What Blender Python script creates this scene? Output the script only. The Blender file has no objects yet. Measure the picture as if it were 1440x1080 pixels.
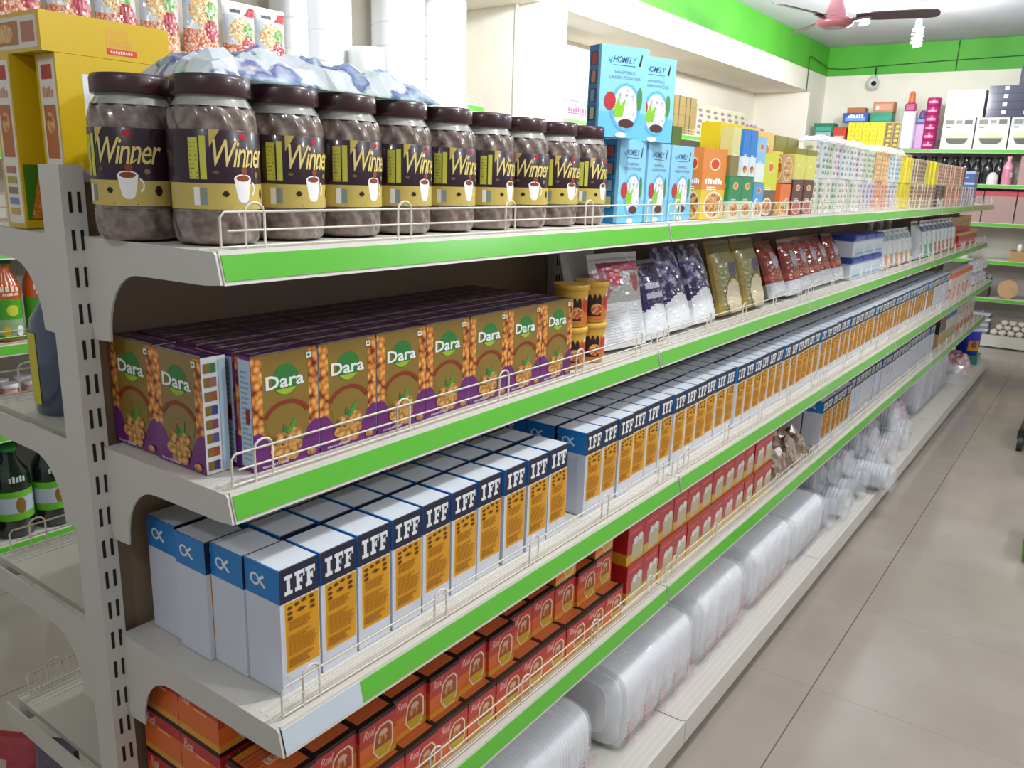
import bpy, math, random
from mathutils import Vector, Matrix
PI = math.pi
SC = bpy.context.scene
COL = SC.collection

# ------------------------------------------------------------ camera, world, light, exposure
cam_d = bpy.data.cameras.new('camera')
cam = bpy.data.objects.new('camera', cam_d)
COL.objects.link(cam)
SC.camera = cam
cam_d.sensor_width = 36.0
cam_d.lens = 36.0 * 1157.5 / 1440
cam_d.clip_start = 0.02
_yaw, _pit, _rol = 0.6198, -0.2462, 0.0319
_f = Vector((-math.sin(_yaw) * math.cos(_pit), math.cos(_yaw) * math.cos(_pit), math.sin(_pit)))
_r = Vector((math.cos(_yaw), math.sin(_yaw), 0))
_u = _r.cross(_f)
_R = _r * math.cos(_rol) + _u * math.sin(_rol)
_U = -_r * math.sin(_rol) + _u * math.cos(_rol)
cam.matrix_world = Matrix(((_R.x, _U.x, -_f.x, 1.129), (_R.y, _U.y, -_f.y, -0.5759), (_R.z, _U.z, -_f.z, 1.4544), (0, 0, 0, 1)))

W = bpy.data.worlds.new('world')
SC.world = W
W.use_nodes = True
W.node_tree.nodes['Background'].inputs[0].default_value = (0.93, 0.96, 1.0, 1)
W.node_tree.nodes['Background'].inputs[1].default_value = 0.28
SC.view_settings.view_transform = 'Standard'
SC.view_settings.look = 'None'
SC.view_settings.gamma = 1
SC.view_settings.use_curve_mapping = False
SC.view_settings.exposure = 0.34
BULBS = [(-0.39, 6.86), (-0.52, 5.75), (0.75, 3.5), (0.8, 0.9), (-1.05, 2.7), (-1.05, 4.4), (0.9, -1.3), (2.5, 1.0), (2.5, 3.6)]  # first two hang around the fan; the others are added to light the shop
for i, (x, y) in enumerate(BULBS):
    L = bpy.data.lights.new('bulb_light', 'POINT')
    L.shadow_soft_size = 0.045
    L.energy = 15 if y < 0 else 44
    L.color = (0.95, 0.98, 1.0)
    o = bpy.data.objects.new('bulb_light', L)
    o.location = (x, y, 2.49)
    COL.objects.link(o)

# ------------------------------------------------------------ materials
MATS = {}
def s2l(c):
    return tuple((v / 12.92 if v <= 0.04045 else ((v + 0.055) / 1.055) ** 2.4) for v in c)
def hexc(h):
    return s2l(tuple(int(h[i:i + 2], 16) / 255 for i in (0, 2, 4)))
def mat(h, rough=0.5, metal=0.0, spec=0.5, coat=0.0, trans=0.0, alpha=1.0, emit=0.0):
    """plain colour material straight from a hex code"""
    k = (h, rough, metal, spec, coat, trans, alpha, emit)
    if k in MATS:
        return MATS[k]
    m = bpy.data.materials.new('m_' + h)
    m.use_nodes = True
    b = m.node_tree.nodes['Principled BSDF']
    c = hexc(h)
    b.inputs['Base Color'].default_value = (*c, 1)
    b.inputs['Roughness'].default_value = rough
    b.inputs['Metallic'].default_value = metal
    b.inputs['Specular IOR Level'].default_value = spec
    b.inputs['Coat Weight'].default_value = coat
    b.inputs['Coat Roughness'].default_value = 0.08
    b.inputs['Transmission Weight'].default_value = trans
    b.inputs['Alpha'].default_value = alpha
    if emit:
        b.inputs['Emission Color'].default_value = (*c, 1)
        b.inputs['Emission Strength'].default_value = emit
    MATS[k] = m
    return m
def nmat(name, cols, scale=20, kind='noise', rough=0.5, detail=4, bump=0.0, stretch=(1, 1, 1), pos=None, coat=0.0, alpha=1.0, trans=0.0, spec=0.5):
    """multi-colour procedural material: noise or voronoi through a colour ramp"""
    if name in MATS:
        return MATS[name]
    m = bpy.data.materials.new(name)
    m.use_nodes = True
    nt = m.node_tree
    b = nt.nodes['Principled BSDF']
    tc = nt.nodes.new('ShaderNodeTexCoord')
    mp = nt.nodes.new('ShaderNodeMapping')
    mp.inputs['Scale'].default_value = stretch
    nt.links.new(tc.outputs['Object'], mp.inputs['Vector'])
    if kind == 'noise':
        t = nt.nodes.new('ShaderNodeTexNoise')
        t.inputs['Detail'].default_value = detail
        out = t.outputs['Fac']
    else:
        t = nt.nodes.new('ShaderNodeTexVoronoi')
        t.feature = 'F1'
        out = t.outputs['Color'] if kind == 'cell' else t.outputs['Distance']
    t.inputs['Scale'].default_value = scale
    nt.links.new(mp.outputs[0], t.inputs['Vector'])
    r = nt.nodes.new('ShaderNodeValToRGB')
    n = len(cols)
    els = r.color_ramp.elements
    while len(els) < n:
        els.new(0.5)
    for i, c in enumerate(cols):
        p = pos[i] if pos else (0.3 + 0.4 * i / max(1, n - 1) if kind == 'noise' else i / max(1, n - 1))
        els[i].position = p
        els[i].color = (*hexc(c), 1)
    nt.links.new(out, r.inputs[0])
    nt.links.new(r.outputs[0], b.inputs['Base Color'])
    b.inputs['Roughness'].default_value = rough
    b.inputs['Coat Weight'].default_value = coat
    b.inputs['Alpha'].default_value = alpha
    b.inputs['Transmission Weight'].default_value = trans
    b.inputs['Specular IOR Level'].default_value = spec
    if bump:
        bp = nt.nodes.new('ShaderNodeBump')
        bp.inputs['Strength'].default_value = bump
        bp.inputs['Distance'].default_value = 0.002
        nt.links.new(out, bp.inputs['Height'])
        nt.links.new(bp.outputs[0], b.inputs['Normal'])
    MATS[name] = m
    return m

# ------------------------------------------------------------ mesh builder
class MB:
    def __init__(s):
        s.v = []; s.f = []; s.m = []; s.sm = []; s.mats = []
        s.T = None
    def mi(s, m):
        if m not in s.mats:
            s.mats.append(m)
        return s.mats.index(m)
    def add(s, vs, fs, m, smooth=False):
        o = len(s.v); k = s.mi(m)
        if s.T is not None:
            vs = [tuple(s.T @ Vector(p)) for p in vs]
        s.v += [tuple(p) for p in vs]
        for f in fs:
            s.f.append(tuple(i + o for i in f)); s.m.append(k); s.sm.append(smooth)
        return s
    def box(s, x0, x1, y0, y1, z0, z1, m):
        vs = [(x, y, z) for z in (z0, z1) for y in (y0, y1) for x in (x0, x1)]
        return s.add(vs, [(0, 2, 3, 1), (4, 5, 7, 6), (0, 1, 5, 4), (2, 6, 7, 3), (0, 4, 6, 2), (1, 3, 7, 5)], m)
    def bbox(s, x0, x1, y0, y1, z0, z1, m, b=0.004):
        """box with chamfered vertical and top edges"""
        def ring(z, i):
            return [(x0 + i, y0, z), (x1 - i, y0, z), (x1, y0 + i, z), (x1, y1 - i, z), (x1 - i, y1, z), (x0 + i, y1, z), (x0, y1 - i, z), (x0, y0 + i, z)]
        def ins(z, i):
            return [(x0 + 2 * i, y0 + i, z), (x1 - 2 * i, y0 + i, z), (x1 - i, y0 + 2 * i, z), (x1 - i, y1 - 2 * i, z), (x1 - 2 * i, y1 - i, z), (x0 + 2 * i, y1 - i, z), (x0 + i, y1 - 2 * i, z), (x0 + i, y0 + 2 * i, z)]
        rs = [ins(z0, b), ring(z0 + b, b), ring(z1 - b, b), ins(z1, b)]
        return s.loft(rs, m, True, smooth=False)
    def loft(s, rings, m, cap=True, smooth=True, closed=True):
        n = len(rings[0]); vs = [p for r in rings for p in r]; fs = []
        for k in range(len(rings) - 1):
            for i in range(n if closed else n - 1):
                j = (i + 1) % n
                fs.append((k * n + i, k * n + j, (k + 1) * n + j, (k + 1) * n + i))
        s.add(vs, fs, m, smooth)
        if cap:
            s.add(rings[0], [tuple(reversed(range(n)))], m)
            s.add(rings[-1], [tuple(range(n))], m)
        return s
    def lathe(s, prof, m, n=24, c=(0, 0), smooth=True, cap=True, twist=None):
        rings = []
        for (r, z) in prof:
            rg = []
            for i in range(n):
                a = 2 * PI * i / n
                rr = r * (twist(a, z) if twist else 1)
                rg.append((c[0] + rr * math.cos(a), c[1] + rr * math.sin(a), z))
            rings.append(rg)
        return s.loft(rings, m, cap, smooth)
    def tube(s, pts, r, m, n=6, closed=False):
        P = [Vector(p) for p in pts]; rings = []
        for i, p in enumerate(P):
            if closed:
                d = (P[(i + 1) % len(P)] - P[i - 1])
            else:
                d = (P[min(i + 1, len(P) - 1)] - P[max(i - 1, 0)])
            d.normalize()
            a = Vector((0, 0, 1)) if abs(d.z) < 0.9 else Vector((1, 0, 0))
            e1 = d.cross(a).normalized(); e2 = d.cross(e1).normalized()
            rings.append([tuple(p + e1 * r * math.cos(2 * PI * k / n) + e2 * r * math.sin(2 * PI * k / n)) for k in range(n)])
        if closed:
            rings.append(rings[0])
        return s.loft(rings, m, not closed, True)
    def prism(s, poly, axis, a, b, m):
        """extrude a 2d outline along an axis between a and b"""
        def P(p, t):
            return {'x': (t, p[0], p[1]), 'y': (p[0], t, p[1]), 'z': (p[0], p[1], t)}[axis]
        n = len(poly)
        vs = [P(p, a) for p in poly] + [P(p, b) for p in poly]
        fs = [tuple(range(n)), tuple(reversed(range(n, 2 * n)))] + [(i, (i + 1) % n, n + (i + 1) % n, n + i) for i in range(n)]
        return s.add(vs, fs, m)
    def build(s, name, parent=None, loc=(0, 0, 0), rz=0, rot=None):
        me = bpy.data.meshes.new(name)
        me.from_pydata(s.v, [], s.f)
        for m in s.mats:
            me.materials.append(m)
        me.polygons.foreach_set('material_index', s.m)
        me.polygons.foreach_set('use_smooth', s.sm)
        me.update()
        o = bpy.data.objects.new(name, me)
        o.location = loc
        o.rotation_euler = rot if rot else (0, 0, rz)
        if parent:
            o.parent = parent
        COL.objects.link(o)
        return o
def tag(o, label=None, cat=None, group=None, kind=None):
    for k, v in (('label', label), ('category', cat), ('group', group), ('kind', kind)):
        if v:
            o[k] = v
    return o
def empty(name, loc=(0, 0, 0), rz=0):
    o = bpy.data.objects.new(name, None)
    o.empty_display_size = 0.05
    o.location = loc
    o.rotation_euler = (0, 0, rz)
    COL.objects.link(o)
    return o
KIDS = {}
def copy_tree(o, parent=None, loc=None, rz=None):
    c = o.copy()
    for k in list(c.keys()):
        if k in ('label', 'category', 'group', 'kind') and parent is None:
            del c[k]
    COL.objects.link(c)
    if parent:
        c.parent = parent
    for ch in o.children:
        copy_tree(ch, c)
    if loc is not None:
        c.location = loc
    if rz is not None:
        c.rotation_euler = (0, 0, rz)
    return c

# ------------------------------------------------------------ the room
CREAM = mat('cdc8bf', 0.42)
CREAM2 = mat('d6d0c6', 0.4)
WALLW = nmat('wall_paint_cream', ['efe9da', 'f4efe2'], 3, rough=0.7)
GREENP = nmat('wall_paint_green', ['4aa82a', '55b232'], 2, rough=0.55)
CEIL = nmat('ceiling_paint', ['b9bbc0', 'c4c5ca'], 2, rough=0.8)

def tile_floor():
    m = bpy.data.materials.new('polished_tile')
    m.use_nodes = True
    nt = m.node_tree; b = nt.nodes['Principled BSDF']
    tc = nt.nodes.new('ShaderNodeTexCoord')
    sx = nt.nodes.new('ShaderNodeSeparateXYZ')
    nt.links.new(tc.outputs['Object'], sx.inputs[0])
    def math_(op, a, b_, clamp=False):
        n = nt.nodes.new('ShaderNodeMath'); n.operation = op; n.use_clamp = clamp
        for i, v in enumerate((a, b_)):
            if v is None: continue
            if isinstance(v, (int, float)): n.inputs[i].default_value = v
            else: nt.links.new(v, n.inputs[i])
        return n.outputs[0]
    def line(out, off, w):
        a = math_('ADD', out, -off + 60.0)
        a = math_('DIVIDE', a, 0.6)
        a = math_('FRACT', a, None)
        a = math_('SUBTRACT', a, 0.5)
        a = math_('ABSOLUTE', a, None)
        return math_('GREATER_THAN', a, 0.5 - w)
    lx = line(sx.outputs[0], 0.619, 0.0032)
    ly = line(sx.outputs[1], 1.7345, 0.0024)
    n1 = nt.nodes.new('ShaderNodeTexNoise'); n1.inputs['Scale'].default_value = 3.0; n1.inputs['Detail'].default_value = 5
    nt.links.new(tc.outputs['Object'], n1.inputs['Vector'])
    r = nt.nodes.new('ShaderNodeValToRGB')
    r.color_ramp.elements[0].position = 0.3; r.color_ramp.elements[1].position = 0.75
    r.color_ramp.elements[0].color = (*hexc('9d9289'), 1); r.color_ramp.elements[1].color = (*hexc('aaa096'), 1)
    nt.links.new(n1.outputs['Fac'], r.inputs[0])
    mx = nt.nodes.new('ShaderNodeMix'); mx.data_type = 'RGBA'
    mx.inputs['B'].default_value = (*hexc('6a615a'), 1)
    nt.links.new(r.outputs[0], mx.inputs['A']); nt.links.new(lx, mx.inputs['Factor'])
    my = nt.nodes.new('ShaderNodeMix'); my.data_type = 'RGBA'
    my.inputs['B'].default_value = (*hexc('92877d'), 1)
    nt.links.new(mx.outputs['Result'], my.inputs['A']); nt.links.new(ly, my.inputs['Factor'])
    nt.links.new(my.outputs['Result'], b.inputs['Base Color'])
    b.inputs['Roughness'].default_value = 0.13
    b.inputs['Specular IOR Level'].default_value = 0.4
    return m
f = MB(); f.box(-2.6, 4.5, -3, 9.2, -0.1, 0, tile_floor())
tag(f.build('floor'), 'beige polished tile floor of the shop aisle', kind='structure')
f = MB(); f.box(-2.6, 4.5, -1.5, 9.2, 2.89, 3.0, CEIL)
tag(f.build('ceiling'), kind='structure')
def wallbox(name, *b, lo=WALLW, hi=GREENP, zs=2.6):
    m = MB()
    x0, x1, y0, y1, z0, z1 = b
    if zs is not None and zs < z1:
        m.box(x0, x1, y0, y1, z0, zs, lo); m.box(x0, x1, y0, y1, zs, z1, hi)
    else:
        m.box(x0, x1, y0, y1, z0, z1, lo)
    return tag(m.build(name), kind='structure')
wallbox('wall_back', -2.6, 4.5, 8.95, 9.15, 0, 2.89)
wallbox('wall_left', -2.45, -2.235, -1.2, 8.95, 0, 2.4, zs=None)
wallbox('trim_1', -2.45, -1.66, -1.2, 8.95, 2.4, 2.89)          # beam
wallbox('trim_2', -2.235, -1.66, 3.49, 3.77, 0, 2.4, zs=None)    # column
wallbox('trim_3', -2.235, -1.66, 8.43, 8.95, 0, 2.4, zs=None)    # corner pilaster
p = MB(); p.tube([(-1.81, 3.475, 0), (-1.81, 3.475, 2.4)], 0.011, WALLW, 8)
tag(p.build('conduit_pipe'), 'cream conduit pipe running up the side of the wide column', 'pipe')

# ------------------------------------------------------------ gondola shelving
GREEN = mat('5fb836', 0.25, spec=0.5, coat=0.3)
GREENB = mat('cfe6c6', 0.3)
WIRE = mat('ded8c8', 0.35)
CLEARW = mat('e4e2da', 0.3)
BLACK = mat('141212', 0.7)
BACKP = mat('98816a', 0.55)
def shelf_part(name, parent, d, z, y0, L, sgn=1, x0=0.0, white_until=0.0, rail=0.5, loops=True):
    """tray + price strip + wire guard; sgn -1 mirrors to the other aisle"""
    S = lambda x: x0 + sgn * x
    def B(m, a, b, *r):
        m.box(min(S(a), S(b)), max(S(a), S(b)), *r)
    t = MB()
    B(t, 0.0, d, y0 + 0.002, y0 + L - 0.002, z - 0.012, z - 0.0012, CREAM)
    B(t, d - 0.03, d, y0 + 0.002, y0 + L - 0.002, z - 0.036, z - 0.012, CREAM)
    for k in range(3):   # perforation grooves near the lip
        B(t, d - 0.050 + 0.013 * k, d - 0.045 + 0.013 * k, y0 + 0.01, y0 + L - 0.01, z - 0.0012, z - 0.0004, CREAM2)
    sh = t.build(name, parent)
    st = MB()
    a, b, cc = (d + 0.001, z + 0.001), (d + 0.011, z - 0.039), 0.003
    def strip(ya, yb, fa, fb, m, off):
        P = lambda f_: (a[0] + (b[0] - a[0]) * f_ + off, a[1] + (b[1] - a[1]) * f_)
        p0, p1 = P(fa), P(fb)
        poly = [(S(p0[0]), p0[1]), (S(p1[0]), p1[1]), (S(p1[0] - cc), p1[1]), (S(p0[0] - cc), p0[1])]
        st.prism(poly, 'y', ya, yb, m)
    strip(y0 + 0.004, y0 + L - 0.004, 0, 1, CREAM2, 0)
    if white_until:
        strip(y0 + 0.004, white_until, 0.1, 0.9, mat('c9d2da', 0.12, coat=0.6), 0.001)
    strip(max(y0 + 0.006, white_until), y0 + L - 0.006, 0.13, 0.88, GREEN, 0.0012)
    st.build('price_strip', sh)
    if loops:
        w = MB()
        ya, yb = y0 + 0.018, y0 + L - 0.012
        xx = S(d - 0.012)
        w.tube([(xx, ya, z + 0.002), (xx, ya, z + 0.038), (xx, ya + 0.006, z + 0.044), (xx, yb - 0.006, z + 0.044), (xx, yb, z + 0.038), (xx, yb, z + 0.002)], 0.0017, WIRE, 5)
        w.tube([(xx, ya + 0.01, z + 0.022), (xx, yb, z + 0.022)], 0.0015, WIRE, 5)
        w.tube([(xx, ya, z + 0.003), (xx, yb, z + 0.003)], 0.0015, WIRE, 5)
        n = int(round(L / 0.2645))
        for k in range(n):
            yc = y0 + 0.067 + 0.2645 * k
            if yc > yb - 0.02: break
            pts = [(xx, yc - 0.014, z - 0.002)] + [(xx, yc - 0.014 * math.cos(t_), z + 0.043 + 0.012 * math.sin(t_)) for t_ in [PI * q / 6 for q in range(7)]] + [(xx, yc + 0.014, z - 0.002)]
            w.tube(pts, 0.0018, WIRE, 5)
        w.build('wire_guard', sh)
    return sh
def bracket(parent, d, z, y, sgn=1, x0=0.0, th=0.003, deep=True):
    S = lambda x: x0 + sgn * x
    pts = [(0, z - 0.0008), (d, z - 0.0005), (d + 0.003, z - 0.004), (d + 0.011, z - 0.038), (d - 0.02, z - 0.041)]
    pts += [(0.126, z - 0.043)]
    for q in range(1, 9):
        t_ = PI / 2 * q / 8
        pts.append((0.126 - 0.079 * math.sin(t_), z - 0.043 - 0.092 * (1 - math.cos(t_))))
    pts += [(0.046, z - 0.14), (0.008, z - 0.142), (0, z - 0.12)]
    if not deep:
        pts = [(0, z - .002), (d - 0.03, z - 0.002), (d - 0.03, z - 0.03), (0, z - 0.034)]
    m = MB()
    m.prism([(S(p[0]), p[1]) for p in pts], 'y', y, y + th, CREAM)
    return m.build('shelf_bracket', parent)
def upright(parent, x0, y, h, foot=0.0):
    m = MB()
    m.box(x0 - 0.055, x0, y - 0.026, y + 0.006, 0.0, h, CREAM)
    ns = int((h - 0.12) / 0.05)
    for k in range(ns):
        zc = h - 0.036 - 0.05 * k - 0.012
        for yy in (y - 0.015, y - 0.003):
            m.box(x0 + 0.0002, x0 + 0.0008, yy - 0.0022, yy + 0.0022, zc - 0.0135, zc + 0.0135, BLACK)
    return m.build('upright', parent)
ZS = [1.36, 1.06, 0.76, 0.466]
DS = [0.29, 0.287, 0.367, 0.36]
gon = empty('gondola_shelving')
tag(gon, 'long cream metal gondola shelving with green price strips along the aisle', 'shelf')
for k in range(7):
    upright(gon, 0.0, 1.2 * k, 1.452)
pb = MB()
pb.box(-0.035, -0.02, 0.0, 7.2, 0.1, 1.44, BACKP)
pb.box(-0.04, -0.012, 0.0, 7.2, 1.43, 1.447, CREAM)
pb.build('back_panel', gon)
for i, (z, d) in enumerate(zip(ZS, DS)):
    for k in range(6):
        shelf_part('shelf', gon, d, z, 1.2 * k, 1.2, white_until=(0.14 if (i == 2 and k == 0) else 0))
    for k in range(7):
        bracket(gon, d, z, 1.2 * k - 0.0015, deep=(k in (0, 6)))
for k in range(6):
    y0 = 1.2 * k
    b = MB()
    b.box(0, 0.44, y0 + 0.002, y0 + 1.198, 0.095, 0.1085, CREAM)
    for q in range(3):
        b.box(0.385 + 0.016 * q, 0.390 + 0.016 * q, y0 + 0.01, y0 + 1.19, 0.1085, 0.1095, CREAM2)
    b.box(0.436, 0.444, y0 + 0.002, y0 + 1.198, 0.045, 0.113, CREAM2)
    b.box(0.39, 0.425, y0 + 0.004, y0 + 1.196, 0.012, 0.09, CREAM)
    b.build('base_shelf', gon)
# left-hand side of the same gondola
for i, z in enumerate(ZS):
    d = (0.30, 0.33, 0.36, 0.36)[i]
    for k in range(3):
        shelf_part('shelf', gon, d, z, 1.2 * k, 1.2, sgn=-1, x0=-0.055)
        bracket(gon, d, z, 1.2 * k - 0.018, sgn=-1, x0=-0.055)
for k in range(3):
    b = MB()
    b.box(-0.495, -0.055, 1.2 * k + 0.002, 1.2 * k + 1.198, 0.03, 0.109, CREAM)
    b.build('base_shelf', gon)

# wall shelving, left of the left aisle, and across the back
def wall_unit(root_label, x0, sgn, ya, yb, levels, d):
    g = empty('wall_shelving')
    tag(g, root_label, 'shelf')
    p = MB(); p.box(*sorted((x0, x0 - sgn * 0.02)), ya, yb, 0, 1.95, CREAM)
    p.build('back_panel', g)
    for z in levels:
        shelf_part('shelf', g, d, z, ya, yb - ya, sgn=sgn, x0=x0, loops=(z > 0.3))
    return g
wall_unit('cream wall shelving with green strips, holding noodle bags and paper cups', -2.21, 1, -0.6, 3.3, (1.84, 1.5, 1.17, 0.84, 0.54, 0.12), 0.31)
wall_unit('cream wall shelving beyond the column, holding small packets', -2.21, 1, 3.78, 8.35, (1.84, 1.5, 1.17), 0.31)
gb = empty('back_wall_shelving')
tag(gb, 'cream shelving with green strips against the far back wall', 'shelf')
pb = MB(); pb.box(-1.6, 1.6, 8.92, 8.945, 0, 1.95, CREAM); pb.build('back_panel', gb)
pb = MB(); pb.box(-1.6, 1.6, 8.47, 8.92, 0.012, 0.12, CREAM); pb.build('base_shelf', gb)
for z in (1.84, 1.525, 1.175, 0.83, 0.475):
    t = MB(); t.box(-1.6, 1.6, 8.47, 8.92, z - 0.03, z, CREAM)
    sh = t.build('shelf', gb)
    t = MB(); t.box(-1.6, 1.6, 8.45, 8.47, z - 0.035, z + 0.002, CREAM2); t.box(-1.6, 1.6, 8.447, 8.45, z - 0.03, z - 0.003, GREEN)
    t.build('price_strip', sh)

# ------------------------------------------------------------ printed artwork on faces
_TX = {}
def text_mesh(s, style=''):
    k = (s, style)
    if k in _TX:
        return _TX[k]
    cu = bpy.data.curves.new('t', 'FONT')
    cu.body = s; cu.resolution_u = 2
    cu.offset = 0.022 if 'b' in style else (0.006 if 'i' in style else 0.0)
    cu.shear = 0.35 if 'i' in style else 0
    cu.space_character = 0.88 if 'i' in style else 1
    o = bpy.data.objects.new('t', cu)
    COL.objects.link(o)
    me = bpy.data.meshes.new_from_object(o.evaluated_get(bpy.context.evaluated_depsgraph_get()))
    vs = [(v.co.x, v.co.y) for v in me.vertices]
    fs = [tuple(p.vertices) for p in me.polygons]
    bpy.data.objects.remove(o); bpy.data.curves.remove(cu); bpy.data.meshes.remove(me)
    x0 = min(v[0] for v in vs); x1 = max(v[0] for v in vs); y0 = min(v[1] for v in vs); y1 = max(v[1] for v in vs)
    r = ([((v[0] - x0) / (x1 - x0), (v[1] - y0) / (y1 - y0)) for v in vs], fs)
    _TX[k] = r
    return r
def _slab(s):
    """slab-serif capitals I and F from rectangles"""
    rects = []
    n = len(s); w = 1.0 / n
    for i, c in enumerate(s):
        x = i * w
        def R(a, b, c_, d): rects.append((x + a * w, b, x + c_ * w, d))
        if c == 'I':
            R(.10, 0, .82, .2); R(.10, .8, .82, 1); R(.30, .2, .62, .8)
        else:
            R(.06, 0, .66, .2); R(.06, .8, .98, 1); R(.20, .2, .50, .8); R(.50, .42, .74, .6); R(.64, .34, .76, .68); R(.84, .62, .98, .8)
    vs = []; fs = []
    for r in rects:
        k = len(vs); vs += [(r[0], r[1]), (r[2], r[1]), (r[2], r[3]), (r[0], r[3])]; fs.append((k, k + 1, k + 2, k + 3))
    return vs, fs
class Face:
    """flat printed face: o corner, u width vector, v height vector"""
    def __init__(s, mb, o, u, v):
        s.mb = mb; s.o = Vector(o); s.u = Vector(u); s.v = Vector(v); s.n = s.u.cross(s.v).normalized(); s.k = 1
    def P(s, x, y):
        return tuple(s.o + s.u * x + s.v * y + s.n * (0.00009 * s.k))
    def poly(s, pts, m):
        s.mb.add([s.P(*p) for p in pts], [tuple(range(len(pts)))], m); s.k += 1
    def rect(s, x0, y0, x1, y1, m):
        s.poly([(x0, y0), (x1, y0), (x1, y1), (x0, y1)], m)
    def ell(s, cx, cy, rx, ry, m, n=16):
        s.poly([(cx + rx * math.cos(2 * PI * i / n), cy + ry * math.sin(2 * PI * i / n)) for i in range(n)], m)
    def arc(s, cx, cy, rx, ry, a0, a1, t, m, n=10):
        A = [a0 + (a1 - a0) * i / n for i in range(n + 1)]
        for i in range(n):
            q = [(cx + rx * math.cos(A[i + j]) * f_, cy + ry * math.sin(A[i + j]) * f_) for j, f_ in ((0, 1), (1, 1), (1, 1 - t), (0, 1 - t))]
            s.mb.add([s.P(*p) for p in q], [(0, 1, 2, 3)], m)
        s.k += 1
    def text(s, t, x0, y0, x1, y1, m, style='', rot=0):
        vs, fs = _slab(t) if style == 'slab' else text_mesh(t, style)
        out = []
        for (a, b) in vs:
            if rot: a, b = 1 - b, a
            out.append(s.P(x0 + (x1 - x0) * a, y0 + (y1 - y0) * b))
        s.mb.add(out, fs, m); s.k += 1
    def dash(s, x0, y0, x1, y1, n, m):
        rr = random.Random(n)
        for i in range(n):
            a = x0 + (x1 - x0) * i / n; b = x0 + (x1 - x0) * (i + .72) / n; t = y1 - (y1 - y0) * rr.choice((0, .15, .3))
            s.mb.add([s.P(a, y0), s.P(b, y0), s.P(b, t), s.P(a, t)], [(0, 1, 2, 3)], m)
        s.k += 1
    def lines(s, x0, y0, x1, y1, n, m, seed=0, fill=0.45):
        rr = random.Random(seed)
        h = (y1 - y0) / n
        for i in range(n):
            e = x0 + (x1 - x0) * rr.uniform(0.6, 1)
            s.mb.add([s.P(x0, y0 + h * i), s.P(e, y0 + h * i), s.P(e, y0 + h * (i + fill)), s.P(x0, y0 + h * (i + fill))], [(0, 1, 2, 3)], m)
        s.k += 1
class Cyl(Face):
    """printed band bent round a cylinder; x 0..1 spans angles a0..a1"""
    def __init__(s, mb, r, a0, a1, z0, z1, c=(0, 0)):
        s.mb = mb; s.r = r; s.a0 = a0; s.a1 = a1; s.z0 = z0; s.z1 = z1; s.c = c; s.k = 1
    def P(s, x, y):
        a = s.a0 + (s.a1 - s.a0) * x; r = s.r + 0.0001 + 0.00003 * s.k
        return (s.c[0] + r * math.cos(a), s.c[1] + r * math.sin(a), s.z0 + (s.z1 - s.z0) * y)
    def rect(s, x0, y0, x1, y1, m):
        n = max(1, int(abs(x1 - x0) * abs(s.a1 - s.a0) / 0.07))
        for i in range(n):
            a = x0 + (x1 - x0) * i / n; b = x0 + (x1 - x0) * (i + 1) / n
            s.mb.add([s.P(a, y0), s.P(b, y0), s.P(b, y1), s.P(a, y1)], [(0, 1, 2, 3)], m)
        s.k += 1
    def text(s, *a, **k):
        s.r += 0.0005
        Face.text(s, *a, **k)
        s.r -= 0.0005
    def poly(s, pts, m):
        xs = [p[0] for p in pts]; xa, xb = min(xs), max(xs)
        n = max(2, int((xb - xa) * abs(s.a1 - s.a0) / 0.045)); q = len(pts); col = []
        for i in range(n + 1):
            x = min(max(xa + (xb - xa) * i / n, xa + 1e-6), xb - 1e-6); ys = []
            for j in range(q):
                (x0, y0), (x1, y1) = pts[j], pts[(j + 1) % q]
                if (x0 - x) * (x1 - x) <= 0 and x0 != x1:
                    ys.append(y0 + (y1 - y0) * (x - x0) / (x1 - x0))
            col.append((x, min(ys), max(ys)))
        for a, b in zip(col, col[1:]):
            s.mb.add([s.P(a[0], a[1]), s.P(b[0], b[1]), s.P(b[0], b[2]), s.P(a[0], a[2])], [(0, 1, 2, 3)], m)
        s.k += 1
def front(mb, w, h, x=0.0, z=0.0): return Face(mb, (x, -w / 2, z), (0, w, 0), (0, 0, h))
def near(mb, w, d, h, x=0.0, z=0.0): return Face(mb, (x - d, -w / 2, z), (d, 0, 0), (0, 0, h))
def top_(mb, w, d, h, x=0.0): return Face(mb, (x, -w / 2, h), (0, w, 0), (-d, 0, 0))
NUM = ['', 'first', 'second', 'third', 'fourth', 'fifth', 'sixth', 'seventh', 'eighth', 'ninth', 'tenth', 'eleventh', 'twelfth', 'thirteenth', 'fourteenth', 'fifteenth', 'sixteenth', 'seventeenth', 'eighteenth', 'nineteenth']
def nth(i):
    if i < 20: return NUM[i]
    t = {2: 'twent', 3: 'thirt', 4: 'fort', 5: 'fift', 6: 'sixt', 7: 'sevent', 8: 'eight', 9: 'ninet'}[i // 10]
    return t + 'ieth' if i % 10 == 0 else t + 'y-' + NUM[i % 10]
RND = random.Random(7)

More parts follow.
